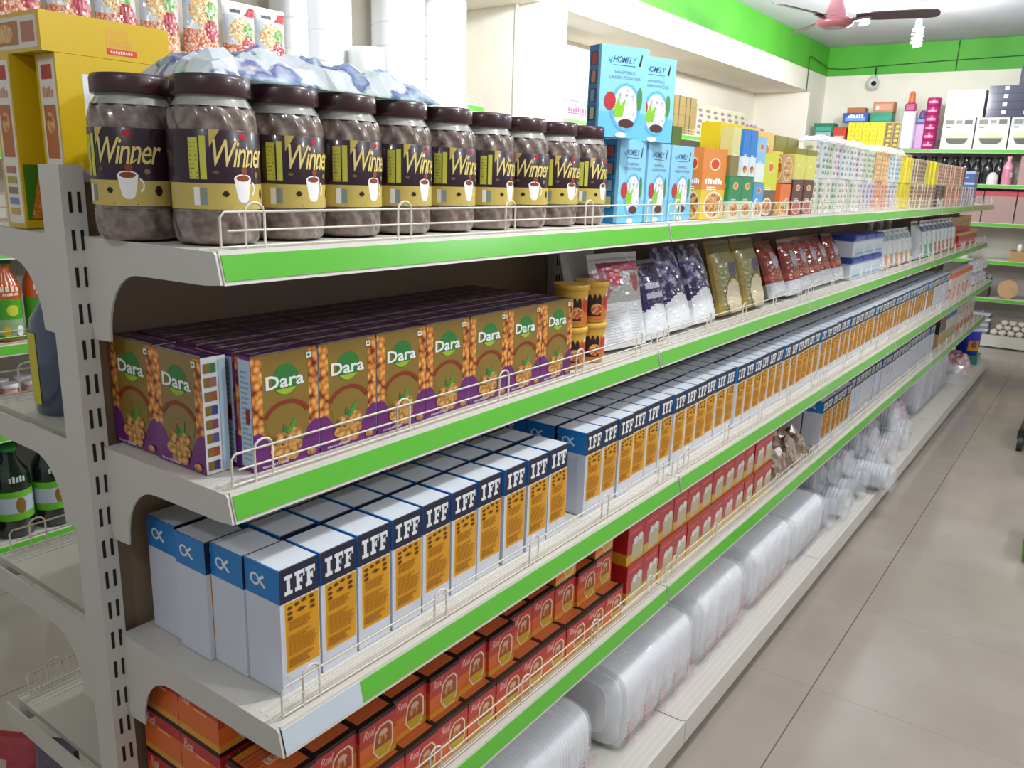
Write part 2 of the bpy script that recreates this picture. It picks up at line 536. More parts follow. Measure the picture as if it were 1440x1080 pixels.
# ------------------------------------------------------------ top shelf: coffee-style jars
LIDM = mat('3b1d20', 0.35, coat=0.3)
POWDER = nmat('cocoa_powder_in_plastic', ['54443d', '7c6a60', '988a80'], 60, rough=0.22, coat=1.0, pos=[0.3, 0.5, 0.72])
CLEARTOP = nmat('clear_jar_shoulder', ['8d8c84', 'aaa69c'], 30, rough=0.12, coat=1.0)
LBL_D = mat('2c1522', 0.35, coat=0.3); GOLD = mat('c8b05a', 0.35, coat=0.2); GOLDT = mat('e6cf7c', 0.4)
WHITE = mat('ececec', 0.35); CUPW = mat('f2f1ee', 0.35); BROWNC = mat('8b3d1c', 0.5); YEL = mat('c9c64a', 0.4); REDL = mat('b0202c', 0.4)
DARKB = mat('22140f', 0.5)
def make_jar():
    r = empty('jar')
    b = MB()
    tw = lambda a, z: 1 + (0.032 * (math.sin(12 * a + z * 130) - 1) if 0.004 < z < 0.168 else 0)
    prof = [(0.040, 0.0), (0.049, 0.003), (0.0525, 0.008), (0.0535, 0.012), (0.054, 0.016), (0.0543, 0.02), (0.0545, 0.025), (0.0545, 0.030), (0.0543, 0.035), (0.054, 0.040)]
    b.lathe(prof  , POWDER, 104, twist=tw)
    b.lathe([(0.0535, 0.040), (0.0535, 0.138)], POWDER, 40)
    pr2 = [(0.054, 0.138), (0.0545, 0.142), (0.0545, 0.146), (0.0543, 0.150), (0.054, 0.154), (0.0532, 0.158), (0.052, 0.162), (0.050, 0.166)]
    b.lathe(pr2  , POWDER, 104, twist=tw, cap=False)
    b.lathe([(0.050, 0.166), (0.046, 0.172), (0.043, 0.176), (0.043, 0.182)], CLEARTOP, 40, cap=False)
    b.build('jar_body', r)
    l = MB()
    kn = lambda a, z: 1 + 0.012 * (1 if int(a * 60 / (2 * PI)) % 2 else 0)
    l.lathe([(0.0465, 0.179), (0.0475, 0.181), (0.0475, 0.198), (0.0455, 0.2025), (0.040, 0.2035)], LIDM, 60, twist=kn)
    l.build('lid', r)
    k = MB()
    k.lathe([(0.0549, 0.044), (0.0552, 0.0445), (0.0552, 0.1375), (0.0549, 0.138)], LBL_D, 96, cap=False)
    c = Cyl(k, 0.0552, -1.9, 1.9, 0.044, 0.138)
    c.rect(0, 0.0, 1, 0.33, GOLD)
    c.text('Winner', 0.32, 0.54, 0.69, 0.88, GOLDT, 'i')
    c.ell(0.50, 0.93, 0.028, 0.045, REDL); 
    # cup with spoon of powder
    c.poly([(0.43, 0.40), (0.45, 0.14), (0.47, 0.09), (0.51, 0.09), (0.53, 0.14), (0.55, 0.40)], CUPW)
    c.arc(0.555, 0.27, 0.026, 0.09, -1.5, 1.6, 0.35, CUPW)
    c.ell(0.49, 0.40, 0.06, 0.055, CUPW); c.ell(0.49, 0.40, 0.048, 0.04, BROWNC)
    c.ell(0.50, 0.50, 0.024, 0.06, BROWNC)
    c.poly([(0.515, 0.55), (0.545, 0.62), (0.55, 0.61), (0.525, 0.54)], GOLDT)
    c.ell(0.66, 0.2, 0.025, 0.07, DARKB); c.ell(0.38, 0.2, 0.022, 0.04, DARKB)
    c.lines(0.40, 0.02, 0.60, 0.07, 2, DARKB, 3, 0.3)
    c.rect(0.18, 0.38, 0.235, 0.9, YEL); c.rect(0.245, 0.38, 0.28, 0.92, YEL); c.lines(0.185, 0.4, 0.23, 0.88, 9, mat('7d7a2c', .5), 2, 0.25)
    c.poly([(0.30, 1.0), (0.36, 1.0), (0.30, 0.78)], GOLD)
    c.rect(0.20, 0.05, 0.235, 0.28, WHITE); c.rect(0.24, 0.06, 0.275, 0.27, mat('7f8f8a', .5))
    c.rect(0.80, 0.4, 0.9, 0.9, YEL)
    c.ell(0.60, 0.45, 0.02, 0.04, mat('8d7a4a', .5)); c.ell(0.33, 0.47, 0.02, 0.025, mat('6b5d3c', .5))
    k.build('label', r)
    return r
jar0 = make_jar()
JP = [(0.085, 0.033, -40, 'brown lidded chocolate powder jar standing apart at the near end of the top shelf'),
      (0.188, 0.078, 3, 'brown lidded powder jar at the near corner, behind the wire guard start')]
for q, (x, y) in enumerate([(.172, .201), (.17, .3155), (.17, .430), (.17, .545), (.17, .659), (.17, .773), (.17, .887), (.17, 1.001)]):
    JP.append((x, y, (6, 9, 7, 4, 10, -22, -8, 4)[q], 'brown lidded powder jar, %s in the jar row from the near corner' % nth(q + 2)))
JP.append((0.058, 0.143, -90, 'half hidden powder jar just behind the two nearest jars'))
for q in range(7):
    JP.append((0.052, 0.26 + 0.116 * q, 30 * q, 'powder jar in the rear row, %s back from the near end' % nth(q + 2)))
for q, (x, y, a, lb) in enumerate(JP):
    o = jar0 if q == 0 else copy_tree(jar0)
    o.location = (x, y, 1.3606); o.rotation_euler = (0, 0, math.radians(a))
    tag(o, lb, 'jar', 'chocolate powder jars on the top shelf')

# crumpled blue and clear wrap lying on the jar lids
def lumpy(name, x0, x1, y0, y1, z0, h, m, nx=16, ny=30, seed=1, sharp=1.0, edge=0.5):
    rr = random.Random(seed)
    ph = [(rr.uniform(0.5, 3.2), rr.uniform(0.5, 3.2), rr.uniform(0, 6.3)) for _ in range(9)]
    mb = MB(); T = []; B = []
    for i in range(nx + 1):
        for j in range(ny + 1):
            u, v = i / nx, j / ny
            e = (1 - abs(2 * u - 1) ** 3) * (1 - abs(2 * v - 1) ** 4)
            n = sum(abs(math.sin(a * u * 6 + b * v * 9 + c)) for a, b, c in ph) / 9
            z = h * (max(e, 0) ** edge) * (0.45 + sharp * (n - 0.4) + 0.12 * rr.random())
            jx, jy = rr.uniform(-.3, .3) / nx, rr.uniform(-.3, .3) / ny
            T.append((x0 + (x1 - x0) * (u + jx), y0 + (y1 - y0) * (v + jy), z0 + max(z, 0) + 0.002))
    B = [(p[0], p[1], z0 + 0.0) for p in T]
    n = len(T); W_ = ny + 1; fs = []; fb = []
    for i in range(nx):
        for j in range(ny):
            a = i * W_ + j
            fs.append((a, a + W_, a + W_ + 1, a + 1)); fb.append((n + a, n + a + 1, n + a + W_ + 1, n + a + W_))
    rim = [i * W_ for i in range(nx + 1)] + [nx * W_ + j for j in range(1, ny + 1)] + [i * W_ + ny for i in range(nx - 1, -1, -1)] + [j for j in range(ny - 1, 0, -1)]
    sides = [(rim[i], n + rim[i], n + rim[(i + 1) % len(rim)], rim[(i + 1) % len(rim)]) for i in range(len(rim))]
    mb.add(T + B, fs + fb + sides, m, smooth=False)
    return mb
BAGBLUE = nmat('blue_clear_wrap', ['c9d3d8', 'dde3e6', '2c4a9c', 'b3c3d6', '2a4490'], 12, rough=0.12, coat=1.0, pos=[0.3, 0.46, 0.49, 0.56, 0.62], stretch=(1, 0.6, 1), alpha=0.72)
o = lumpy('w', 0.05, 0.20, 0.06, 0.50, 1.5645, 0.044, BAGBLUE, 12, 26, 4, sharp=1.6).build('plastic_bag')
tag(o, 'crumpled blue and clear plastic bag lying over the jar lids', 'plastic bag')

# ------------------------------------------------------------ top shelf, far of the jars: cartons
FOOD = nmat('food_picture', ['7c2f1c', 'c9813c', 'e3c07a', 'b9352a', '6f8f3a'], 55, rough=0.4, pos=[.3, .42, .52, .6, .7])
FOODW = nmat('cream_picture', ['8c8aa0', 'd8dadf', 'f2f2f2', '9a93a6'], 60, rough=0.4, pos=[.32, .42, .55, .68])
def carton(w, d, h, m):
    b = MB(); b.box(-d, 0, -w / 2, w / 2, 0, h, m)
    return b
LBLUE = mat('8fd0ee', 0.3, coat=0.3); MBLUE = mat('2f86c0', 0.35, coat=0.2); NAVY = mat('1b3f73', 0.4)
def cream_box(w=0.125, d=0.042, h=0.183):
    b = carton(w, d, h, LBLUE)
    f = front(b, w, h)
    f.rect(0, 0, 1, 0.28, mat('6fc4ea', .3, coat=.3))
    f.text('HOMELY', .24, .82, .74, .89, NAVY, 'i'); f.poly([(.14, .86), (.2, .80), (.24, .88), (.19, .84)], MBLUE)
    f.poly([(.78, .80), (.84, .93), (.86, .92), (.83, .80)], DARKB); f.rect(.25, .79, .72, .795, NAVY)
    f.text('WHIPPING', .28, .70, .72, .735, mat('6f8ba0', .5)); f.text('CREAM POWDER', .18, .645, .84, .68, mat('6f8ba0', .5))
    f.ell(.55, .34, .33, .27, mat('66b6da', .3)); f.ell(.55, .34, .26, .235, FOODW, 20); f.ell(.58, .16, .17, .05, mat('54302c', .4))
    f.ell(.22, .40, .12, .10, mat('b93438', .35)); f.poly([(.28, .28), (.40, .46), (.44, .36), (.55, .44), (.5, .24), (.36, .22)], mat('86c531', .4))
    f.ell(.84, .44, .06, .13, mat('4d8a48', .4)); f.ell(.48, .03, .12, .03, WHITE)
    s = near(b, w, d, h)
    s.rect(.0, 0, .8, 1, MBLUE)
    for i, c in enumerate(('c25048', 'c98f7c', '8aa4c0', 'd9d3a0')):
        s.rect(.15, .78 - .2 * i, .68, .93 - .2 * i, NAVY); s.rect(.25, .79 - .2 * i, .6, .92 - .2 * i, mat(c, .4))
    return b.build('whipping_cream_box')
c0 = cream_box()
CR = [(0.215, 1.150, 1.36, 0, 'light blue whipping cream box, first of the lower row beside the jars'),
      (0.215, 1.282, 1.36, 2, 'light blue whipping cream box, second in the lower row'),
      (0.215, 1.414, 1.36, -1, 'light blue whipping cream box, far one in the lower row by the orange box'),
      (0.235, 1.050, 1.5435, -24, 'large light blue cream box on top, the nearer of the upper two'),
      (0.225, 1.215, 1.5435, -19, 'light blue cream box on top, the farther of the upper two'),
      (0.15, 1.120, 1.36, 0, 'whipping cream box second row back behind the lower front ones'),
      (0.15, 1.252, 1.36, 0, 'whipping cream box hidden mid-row behind the lower blue boxes')]
for q, (x, y, z, a, lb) in enumerate(CR):
    o = c0 if q == 0 else copy_tree(c0)
    o.location = (x, y, z); o.rotation_euler = (0, 0, math.radians(a)); tag(o, lb, 'box', 'whipping cream boxes')

def logo_box(name, w, d, h, base, band=None, logo='d9452c', pic=FOOD, low=None, text=None, txtc='ffffff', picr=(.5, .22, .38, .18)):
    b = carton(w, d, h, mat(base, 0.35, coat=0.25))
    for f in (front(b, w, h), near(b, w, d, h)):
        if low: f.rect(0, 0, 1, .42, mat(low, .35, coat=.25))
        if band: f.rect(0, .8, 1, 1, mat(band, .35))
        if pic: f.ell(picr[0], picr[1], picr[2] + .05, picr[3] + .03, mat('e9dfc8', .4)); f.ell(*picr, pic)
        if logo: f.ell(.5, .78, .22, .09, mat('efe3b0', .4)); f.ell(.5, .78, .17, .07, mat(logo, .4))
        if text: f.dash(.12, .50, .88, .58, 7, mat(txtc, .4))
        f.lines(.2, .42, .8, .48, 2, mat(txtc, .4), 4, .4)
    return b.build(name)
def put(o, x, y, z, label, cat='box', group=None, rz=0):
    o.location = (x, y, z); o.rotation_euler = (0, 0, math.radians(rz)); tag(o, label, cat, group); return o
put(logo_box('dessert_mix_box', .16, .05, .185, 'e58a3c', low='e8c63a', logo='d9452c', text='MIX', picr=(.55, .2, .36, .17)), .225, 1.60, 1.36, 'tall orange dessert mix box with round red logo beside the blue boxes')
g = 'small mix boxes on the top shelf'
a = logo_box('mix_box', .09, .04, .115, '2f8a55', low='c9d8c0', logo='e0803a', picr=(.5, .2, .36, .16)); put(a, .235, 1.735, 1.36, 'short green and white box with orange logo, nearer one', group=g)
put(copy_tree(a), .235, 1.828, 1.36, 'short green and white box with orange logo, farther one', group=g)
put(logo_box('mix_box', .085, .04, .10, '4f9fd8', low='e3edf2', logo='d86a3a'), .235, 1.925, 1.36, 'short blue and white mix box right of the two green ones', group=g)
put(logo_box('mix_box', .13, .05, .19, 'd8dc3c', low='6a5a50', logo='e57a34', picr=(.45, .15, .3, .12)), .222, 2.05, 1.36, 'yellow green box with diagonal picture and orange logo', group=g)
put(logo_box('mix_box', .10, .045, .10, 'e8743a', low='d9b56a', logo=None), .23, 2.19, 1.36, 'orange mix box between the yellow green box and brown pair', group=g)
a = logo_box('spice_box', .11, .045, .115, '5a2b2a', low='8a3a34', logo='c9837a', pic=mat('b9685c', .4)); put(a, .23, 2.315, 1.36, 'dark brown spice box, nearer of the pair')
put(copy_tree(a), .23, 2.435, 1.36, 'dark brown spice box, farther of the pair')
# second storey of cartons behind / above
z2 = 1.477
put(logo_box('mix_box', .06, .035, .13, 'dcd48c', low='8a7a4a', logo=None, pic=None), .232, 1.72, z2, 'narrow cream and olive box standing on the green boxes', group=g)
a = logo_box('mix_box', .052, .04, .13, '2f7fd0', low='dfe9f2', logo=None, picr=(.5, .15, .3, .08)); put(a, .232, 1.80, z2, 'narrow bright blue box on the green boxes, nearer one', group=g)
put(copy_tree(a), .232, 1.857, z2, 'narrow bright blue box on the green boxes, middle one', group=g)
put(logo_box('mix_box', .075, .04, .13, '8fc4ea', low='e9f0ee', logo='d8703a', pic=None), .232, 1.925, 1.4625, 'pale blue box with orange logo on the short blue box', group=g)
put(logo_box('tall_box', .06, .045, .24, '5d7a3a', logo=None, pic=None, band='4a6a30'), .13, 1.55, 1.36, 'tall dark green box rising behind the orange box')
a = logo_box('custard_box', .16, .06, .27, 'f0cf20', logo=None, low='e9dc30', pic=FOOD, picr=(.6, .45, .25, .1)); put(a, .14, 1.90, 1.36, 'large bright yellow box, nearer of the tall yellow pair')
put(copy_tree(a), .14, 2.07, 1.36, 'large bright yellow box, farther of the tall yellow pair')
put(logo_box('tall_box', .13, .05, .265, 'e9c77a', logo='e0753a', pic=None), .14, 2.225, 1.36, 'tall pale orange box beside the yellow pair')
a = logo_box('tall_box', .12, .05, .26, 'e6e07a', logo=None, pic=None, band='8a8440'); put(a, .14, 2.365, 1.36, 'tall pale yellow box with dark top print behind the brown boxes')
put(copy_tree(a), .14, 2.495, 1.36, 'farther tall pale yellow box behind the brown boxes')
a = logo_box('mix_box', .11, .045, .10, 'e0da6c', logo=None, pic=None, band='8a8440'); put(a, .23, 2.315, z2, 'small pale yellow box on the nearer brown box', group=g)
put(copy_tree(a), .23, 2.435, z2, 'small pale yellow box on the farther brown box', group=g)
put(logo_box('mix_box', .10, .04, .09, 'c79a6a', logo=None, pic=FOOD, picr=(.5, .5, .4, .4)), .23, 2.19, 1.4625, 'brown patterned box on the small orange box', group=g)

# long runs of slim patterned packs to the far end
def slim(name, w, d, h, c1, c2, c3, seed):
    b = carton(w, d, h, mat(c1, .25, coat=.5)); rr = random.Random(seed)
    for f in (front(b, w, h), near(b, w, d, h)):
        f.rect(.08, .04, .92, .96, mat(c2, .3, coat=.4))
        for i in range(5):
            y = .08 + .17 * i
            f.ell(.5 + rr.uniform(-.15, .15), y + .07, .28, .055, mat(c3, .4), 8)
            f.rect(.2, y, .8, y + .02, mat(c1, .4))
    return b.build(name)
SL = [slim('slim_pack', .052, .045, .125, 'd5d8d0', 'c3cbb8', '6f8a62', 1), slim('slim_pack', .052, .045, .125, 'dcd9dc', 'c9bfd0', '7a5f86', 2),
      slim('slim_pack', .052, .045, .125, 'e0c890', 'e0902c', 'c9c0b0', 3), slim('slim_pack', .052, .045, .125, 'e8d84a', 'f0dc18', 'd9c010', 4),
      slim('slim_pack', .052, .045, .125, 'd9c8b0', 'b8905c', '5f3c5c', 5), slim('slim_pack', .052, .045, .125, 'e6c9b8', 'e6a888', 'b0503c', 6),
      slim('slim_pack', .052, .045, .125, '6a5a50', '4a4440', '8f8880', 7),
      slim('slim_pack', .052, .045, .125, 'e6e4e2', 'dedbd2', 'a39a86', 8), slim('slim_pack', .052, .045, .125, 'e0e0e2', 'cfd6d8', '5f8a98', 9)]
NM = ['green printed', 'lilac printed', 'orange', 'plain yellow', 'brown and purple', 'peach', 'dark grey', 'off white', 'white and teal']
seen = set()
def plan(y):
    if y < 3.15: return [RND.choice((0, 7, 7, 8)), RND.choice((0, 7, 8, 1))]
    if y < 3.35: return [1, 0]
    if y < 3.62: return [5, 2]
    if y < 3.85: return [RND.choice((1, 7)), RND.choice((1, 8))]
    if y < 4.2: return [3, 3]
    if y < 4.6: return [4, 4]
    if y < 4.9: return [4, 3]
    if y < 5.3: return [6, 5]
    if y < 5.9: return [5, 5]
    return [1, 6]
y = 2.53; nn = {}
while y < 6.6:
    PL = plan(y)
    for lv in (0, 1):
        k = PL[lv]
        zz = 1.36 + lv * 0.1265
        if lv == 1 and y > 6.0: continue
        o = SL[k] if k not in seen else copy_tree(SL[k]); seen.add(k)
        nn[(k, lv)] = nn.get((k, lv), 0) + 1
        put(o, .225 + RND.uniform(-.006, .006), y, zz, '%s slim pack, %s from near end of its kind, %s layer' % (NM[k], nth(nn[(k, lv)]), ('lower', 'upper')[lv]), 'packet', 'slim packs on the top shelf')
    y += .0545
HAZE = nmat('clear_overwrap', ['e4e4e6', 'f4f4f6'], 20, rough=0.1, coat=1.0, alpha=0.5)
o = lumpy('w', 0.12, 0.235, 2.52, 3.3, 1.614, 0.03, HAZE, 6, 26, 8).build('plastic_wrap'); tag(o, 'clear plastic wrap lying on the green printed slim packs', 'plastic wrap')
o = lumpy('w', 0.12, 0.235, 3.4, 4.0, 1.614, 0.035, HAZE, 6, 20, 9).build('plastic_wrap'); tag(o, 'clear plastic wrap lying on the orange slim packs', 'plastic wrap')
# taller yellow packs in the back row
a = slim('tall_pack', .07, .05, .30, 'e9da50', 'f0dc20', 'e0c818', 11)
for q in range(6):
    put(a if q == 0 else copy_tree(a), .12, 3.95 + .075 * q, 1.36, 'tall yellow pack in the back row, %s from near end' % nth(q + 1), 'packet', 'tall yellow packs')
a = slim('tall_pack', .07, .05, .285, 'c7a070', '8a6a50', 'd9c030', 12)
for q in range(4):
    put(a if q == 0 else copy_tree(a), .12, 4.42 + .075 * q, 1.36, 'tall brown pack in the back row, %s from near end' % nth(q + 1), 'packet', 'tall brown packs')
a = logo_box('peach_box', .22, .08, .27, 'e8b894', logo=None, pic=mat('e89a5c', .4), picr=(.5, .7, .3, .15), band='d9b8a8'); put(a, .14, 5.2, 1.36, 'tall peach carton near far end of the top shelf')
a = logo_box('blue_box', .2, .1, .08, '39507f', logo=None, pic=None, band='8fa0c0')
for q in range(3):
    put(a if q == 0 else copy_tree(a), .2, 6.72, 1.36 + .0815 * q, '%s flat dark blue carton, %s of the stack at far shelf end' % (('lowest', 'middle', 'topmost')[q], ('bottom', 'centre', 'top')[q]), 'box', 'dark blue cartons at the far end')

# ------------------------------------------------------------ second shelf: walnut boxes
GRAN = nmat('granola_print', ['5a2512', 'c9742c', 'e9b25c', 'd98a3c'], 95, kind='dist', rough=0.35, pos=[0.95, 0.6, 0.1, 0.35])
GRAN = nmat('granola_print2', ['f0bd68', 'd9883a', '6a2c14'], 110, kind='dist', rough=0.35, pos=[0.15, 0.5, 0.85])
WALN = nmat('walnut_print', ['e8bd78', 'c98e45', '7a4a20'], 130, kind='dist', rough=0.4, pos=[0.1, 0.5, 0.9])
OLIVE = mat('8a6f2c', 0.35, coat=0.25); PURP = mat('6d2472', 0.35, coat=0.25); DPURP = mat('3a1a38', 0.4, coat=0.15)
GRN = mat('2f7a34', 0.4); LGRN = mat('9fb82c', 0.4); RIB = mat('8c3018', 0.4); PALEB = mat('b9cfe0', 0.35)
DW, DD, DH = 0.111, 0.0365, 0.158
def walnut_box():
    b = carton(DW, DD, DH, DPURP)
    f = front(b, DW, DH)
    f.rect(0, 0, 1, 1, OLIVE)
    f.rect(0, .3, .15, .985, GRAN); f.rect(.85, .3, 1, .985, GRAN)
    f.poly([(0, 0), (1, 0), (1, .33), (.93, .34), (.84, .30), (.72, .16), (.28, .16), (.16, .30), (.07, .34), (0, .33)], PURP)
    f.poly([(.17, .42), (.83, .42), (.76, .25), (.62, .13), (.38, .13), (.24, .25)], OLIVE)
    f.ell(.5, .76, .2, .135, GRN, 20); f.poly([(.34, .68), (.66, .68), (.58, .64), (.5, .625), (.42, .64)], LGRN)
    f.text('Dara', .2, .69, .78, .81, WHITE, 'b')
    f.arc(.5, .38, .38, .2, .35, PI - .35, .17, RIB); f.rect(.82, .91, .9, .96, WHITE); f.rect(.84, .925, .88, .945, GRN)
    f.poly([(.42, .26), (.44, .38), (.52, .30)], GRN); f.poly([(.48, .28), (.62, .42), (.6, .26)], mat('3f9a3c', .4))
    for cx, cy in ((.38, .25), (.62, .26), (.5, .22), (.32, .15), (.47, .13), (.62, .15), (.42, .07), (.57, .08)):
        f.ell(cx, cy, .1, .055, WALN, 10)
    f.dash(.1, .02, .5, .045, 12, mat('cdb5cf', .4))
    f.ell(.86, .05, .08, .035, WALN, 8)
    s = near(b, DW, DD, DH)
    s.rect(0, 0, 1, 1, PURP); s.rect(.1, .3, .35, .98, GRAN); s.rect(.3, .04, .98, .97, PALEB); s.lines(.4, .1, .95, .9, 18, mat('8fa6bd', .5), 5, .4); s.rect(.62, .42, .85, .55, RIB)
    s = Face(b, (0, DW / 2, 0), (-DD, 0, 0), (0, 0, DH))
    s.rect(0, 0, 1, 1, WHITE)
    for i, c in enumerate(('3f3a80', 'b0482c', '5a5a90', '8f3f78', '3f4a8c', 'a85a30', '9c6a70', '3f7a50')):
        s.rect(.08, .03 + .12 * i, .34, .11 + .12 * i, OLIVE); s.rect(.34, .03 + .12 * i, .58, .11 + .12 * i, mat(c, .4))
    s.rect(.68, .02, .97, .97, PALEB)
    t = top_(b, DW, DD, DH)
    t.rect(.0, .04, 1, .93, mat('48234c', .4, coat=.2)); t.rect(.08, .1, .92, .17, mat('b0a3b2', .5)); t.rect(.3, .45, .7, .62, mat('75597a', .5)); t.text('Dara', .1, .35, .25, .7, mat('b8aaba', .5)); t.rect(.5, .8, .95, .88, mat('9a8a9c', .5))
    t.rect(0, 0, 1, .035, mat('d9c9a0', .5))
    return b.build('walnut_box')
w0 = walnut_box()
first = True
ROWN = ['front row', 'second row', 'third row', 'fourth row', 'fifth row', 'sixth row', 'back row']
for k in range(7):
    for r in range(7):
        o = w0 if first else copy_tree(w0); first = False
        o.location = (0.252 - 0.0385 * r + RND.uniform(-.0008, .0008), 0.125 + 0.1135 * k + RND.uniform(-.0006, .0006), 1.06)
        tag(o, 'purple and gold walnut box, %s in the %s from near end' % (nth(k + 1), ROWN[r]), 'box', 'walnut boxes on the second shelf')
put(copy_tree(w0), 0.156, 0.024, 1.06, 'walnut box turned sideways at the shelf end, nearer the aisle', 'box', 'walnut boxes on the second shelf', -90)
put(copy_tree(w0), 0.041, 0.027, 1.06, 'walnut box turned sideways at the shelf end, beside the upright', 'box', 'walnut boxes on the second shelf', -90)

def cup():
    r = empty('snack_cup'); b = MB()
    G = mat('d6a63c', .35, coat=.3)
    b.lathe([(.031, 0), (.034, .004), (.037, .078)], G, 20)
    c = Cyl(b, .0358, -1.6, 1.6, .008, .072)
    c.rect(0.0, 0, 1, 1, mat('c9702c', .4)); c.rect(.05, .1, .4, .95, mat('2a1a18', .4)); c.ell(.55, .6, .12, .28, mat('b5301f', .4)); c.ell(.3, .35, .12, .2, FOOD); c.ell(.75, .35, .12, .2, FOOD); c.ell(.55, .85, .05, .08, WHITE)
    b.build('cup_body', r)
    l = MB(); l.lathe([(.039, .0782), (.040, .080), (.040, .088), (.038, .0895)], G, 20); l.build('lid', r)
    return r
c0 = cup(); n = 0
for lv in (0, 1):
    for k, yy in enumerate((.915, .999)):
        put(c0 if n == 0 else copy_tree(c0), .212, yy, 1.06 + .0905 * lv, 'golden lidded snack cup, %s layer, %s the walnut boxes' % (('lower', 'upper')[lv], ('next to', 'farther from')[k]), 'cup', 'golden snack cups'); n += 1

def pouch(name, w, h, t, fn, nu=12, nv=18, seed=0, crimp=0.06):
    """filled pouch, front to +X, base on z=0; fn(u,v) gives the printed colour"""
    rr = random.Random(seed); mb = MB(); F = []; B = []
    for j in range(nv + 1):
        for i in range(nu + 1):
            u, v = i / nu, j / nv
            e = max(0, 1 - abs(2 * u - 1) ** 2.6) ** .6
            g = max(0, min(1, (1 - v) / .35)) ** .8 * (1 if v > .08 else .75 + v * 3)
            if v > 1 - crimp: g = 0
            th = t / 2 * e * g * (1 + rr.uniform(-.05, .05)) + .0012
            ww = w * (1 - .05 * math.sin(PI * v)) * (1 - (.02 * rr.random() if i in (0, nu) else 0))
            y = (u - .5) * ww
            zz = h * v + rr.uniform(-.001, .001) * (0 < j < nv)
            F.append((t / 2 + th, y, zz)); B.append((t / 2 - th, y, zz))
    N = len(F); K = nu + 1
    for j in range(nv):
        for i in range(nu):
            a = j * K + i
            m = fn((i + .5) / nu, (j + .5) / nv)
            mb.add([F[a], F[a + 1], F[a + K + 1], F[a + K]], [(0, 1, 2, 3)], m, True)
            mb.add([B[a], B[a + K], B[a + K + 1], B[a + 1]], [(0, 1, 2, 3)], m, True)
    for j in range(nv):
        for i in (0, nu):
            a = j * K + i; m = fn(i / nu, (j + .5) / nv)
            mb.add([F[a], F[a + K], B[a + K], B[a]], [(0, 1, 2, 3) if i else (3, 2, 1, 0)], m, True)
    for i in range(nu):
        a = i; mb.add([F[a], F[a + 1], B[a + 1], B[a]], [(3, 2, 1, 0)], fn(.5, .01)); a = nv * K + i; mb.add([F[a], F[a + 1], B[a + 1], B[a]], [(0, 1, 2, 3)], fn(.5, .99))
    return mb
def lean(o, x, y, z, a, label, cat='pouch', group=None, rz=0):
    o.location = (x, y, z); o.rotation_euler = (0, math.radians(-a), math.radians(rz)); tag(o, label, cat, group); return o
SILV = nmat('silver_film', ['b9b8c0', 'e6e6ea', 'c9c9d0'], 14, rough=0.22) if False else mat('dadade', .22, coat=.6)
PINKR = mat('b0405c', .3, coat=.4); GREYP = mat('b5b4ae', .3, coat=.4); WP = mat('e6e7e8', .3, coat=.3)
def fwhite(u, v):
    if .80 < v < .90 and u > .1: return PINKR
    if (u - .38) ** 2 / .02 + (v - .74) ** 2 / .008 < 1: return mat('cf4a60', .3, coat=.4)
    if v > .52 and u < .25 + (v - .6): return mat('a8707c', .3, coat=.4) if v < .8 else WP
    if (u - .78) ** 2 / .012 + (v - .68) ** 2 / .010 < 1: return mat('a34a50', .3, coat=.4)
    if v > .48 and v < .80: return GREYP
    return WP
mb = pouch('p', .195, .225, .05, fwhite, 26, 40, 1)
f = Face(mb, (.0515, -.0975, 0), (0, .195, 0), (0, 0, .225)); f.lines(.12, .08, .5, .42, 12, mat('c3c6ca', .5), 3, .3); f.lines(.58, .1, .9, .4, 10, mat('c3c6ca', .5), 4, .3)
lean(mb.build('white_pouch'), .19, 1.155, 1.062, 12, 'large white pouch with pink and grey print leaning beside the golden cups', rz=-8)
lean(pouch('p', .16, .235, .05, lambda u, v: WP, 10, 14, 2).build('white_pouch'), .12, 1.13, 1.062, 14, 'plain white pouch behind the large pink printed pouch')
PRP = mat('36205c', .25, coat=.5); PRPN = nmat('purple_floral_film', ['241a48', '4a3a70', '8f8fa8', 'c4c6d4'], 34, rough=.22, coat=.6, pos=[.4, .5, .56, .68])
def fp1(u, v):
    if v < .34 + .08 * math.sin(PI * u): return WP
    if .5 < v < .58 and .15 < u < .8 or .63 < v < .7 and .15 < u < .7: return mat('c9c6d6', .3)
    return PRP if v < .8 else mat('231a3e', .25, coat=.5)
def fp2(u, v):
    if v < .30 + .12 * math.sin(PI * u): return WP
    if v < .5 - .1 * u: return PRP
    return PRPN
lean(pouch('p', .125, .20, .05, fp1, 22, 40, 3).build('purple_pouch'), .195, 1.318, 1.062, 14, 'narrow dark purple pouch with white lettering and white base')
a = pouch('p', .15, .225, .055, fp2, 24, 40, 4).build('purple_pouch')
lean(a, .19, 1.462, 1.062, 18, 'purple and silver floral pouch with white base, nearer one', group='floral purple pouches')
lean(copy_tree(a), .19, 1.628, 1.062, 18, 'purple and silver floral pouch with white base, farther one', group='floral purple pouches')
OLV = mat('8a8656', .35, coat=.25); TAN = mat('d3c4a2', .4, coat=.2); GLD = mat('9a8238', .4, coat=.2)
def fo(u, v):
    if (u - .55) ** 2 / .11 + (v - .2) ** 2 / .06 < 1: return TAN
    if v < .4 and u > .75: return TAN
    if abs(math.hypot((u - .55) / .36, (v - .2) / .28) - 1) < .06: return mat('6a5a30', .4)
    if .50 < v < .68 and .42 < u < .78: return mat('4f4664', .3)
    return OLV if u > .1 else GLD
a = pouch('p', .19, .225, .06, fo, 28, 40, 5).build('olive_pouch')
lean(a, .18, 1.84, 1.062, 16, 'olive and tan pouch with round beige picture, nearer one', group='olive pouches')
lean(copy_tree(a), .18, 2.04, 1.062, 16, 'olive and tan pouch with round beige picture, farther one', group='olive pouches')
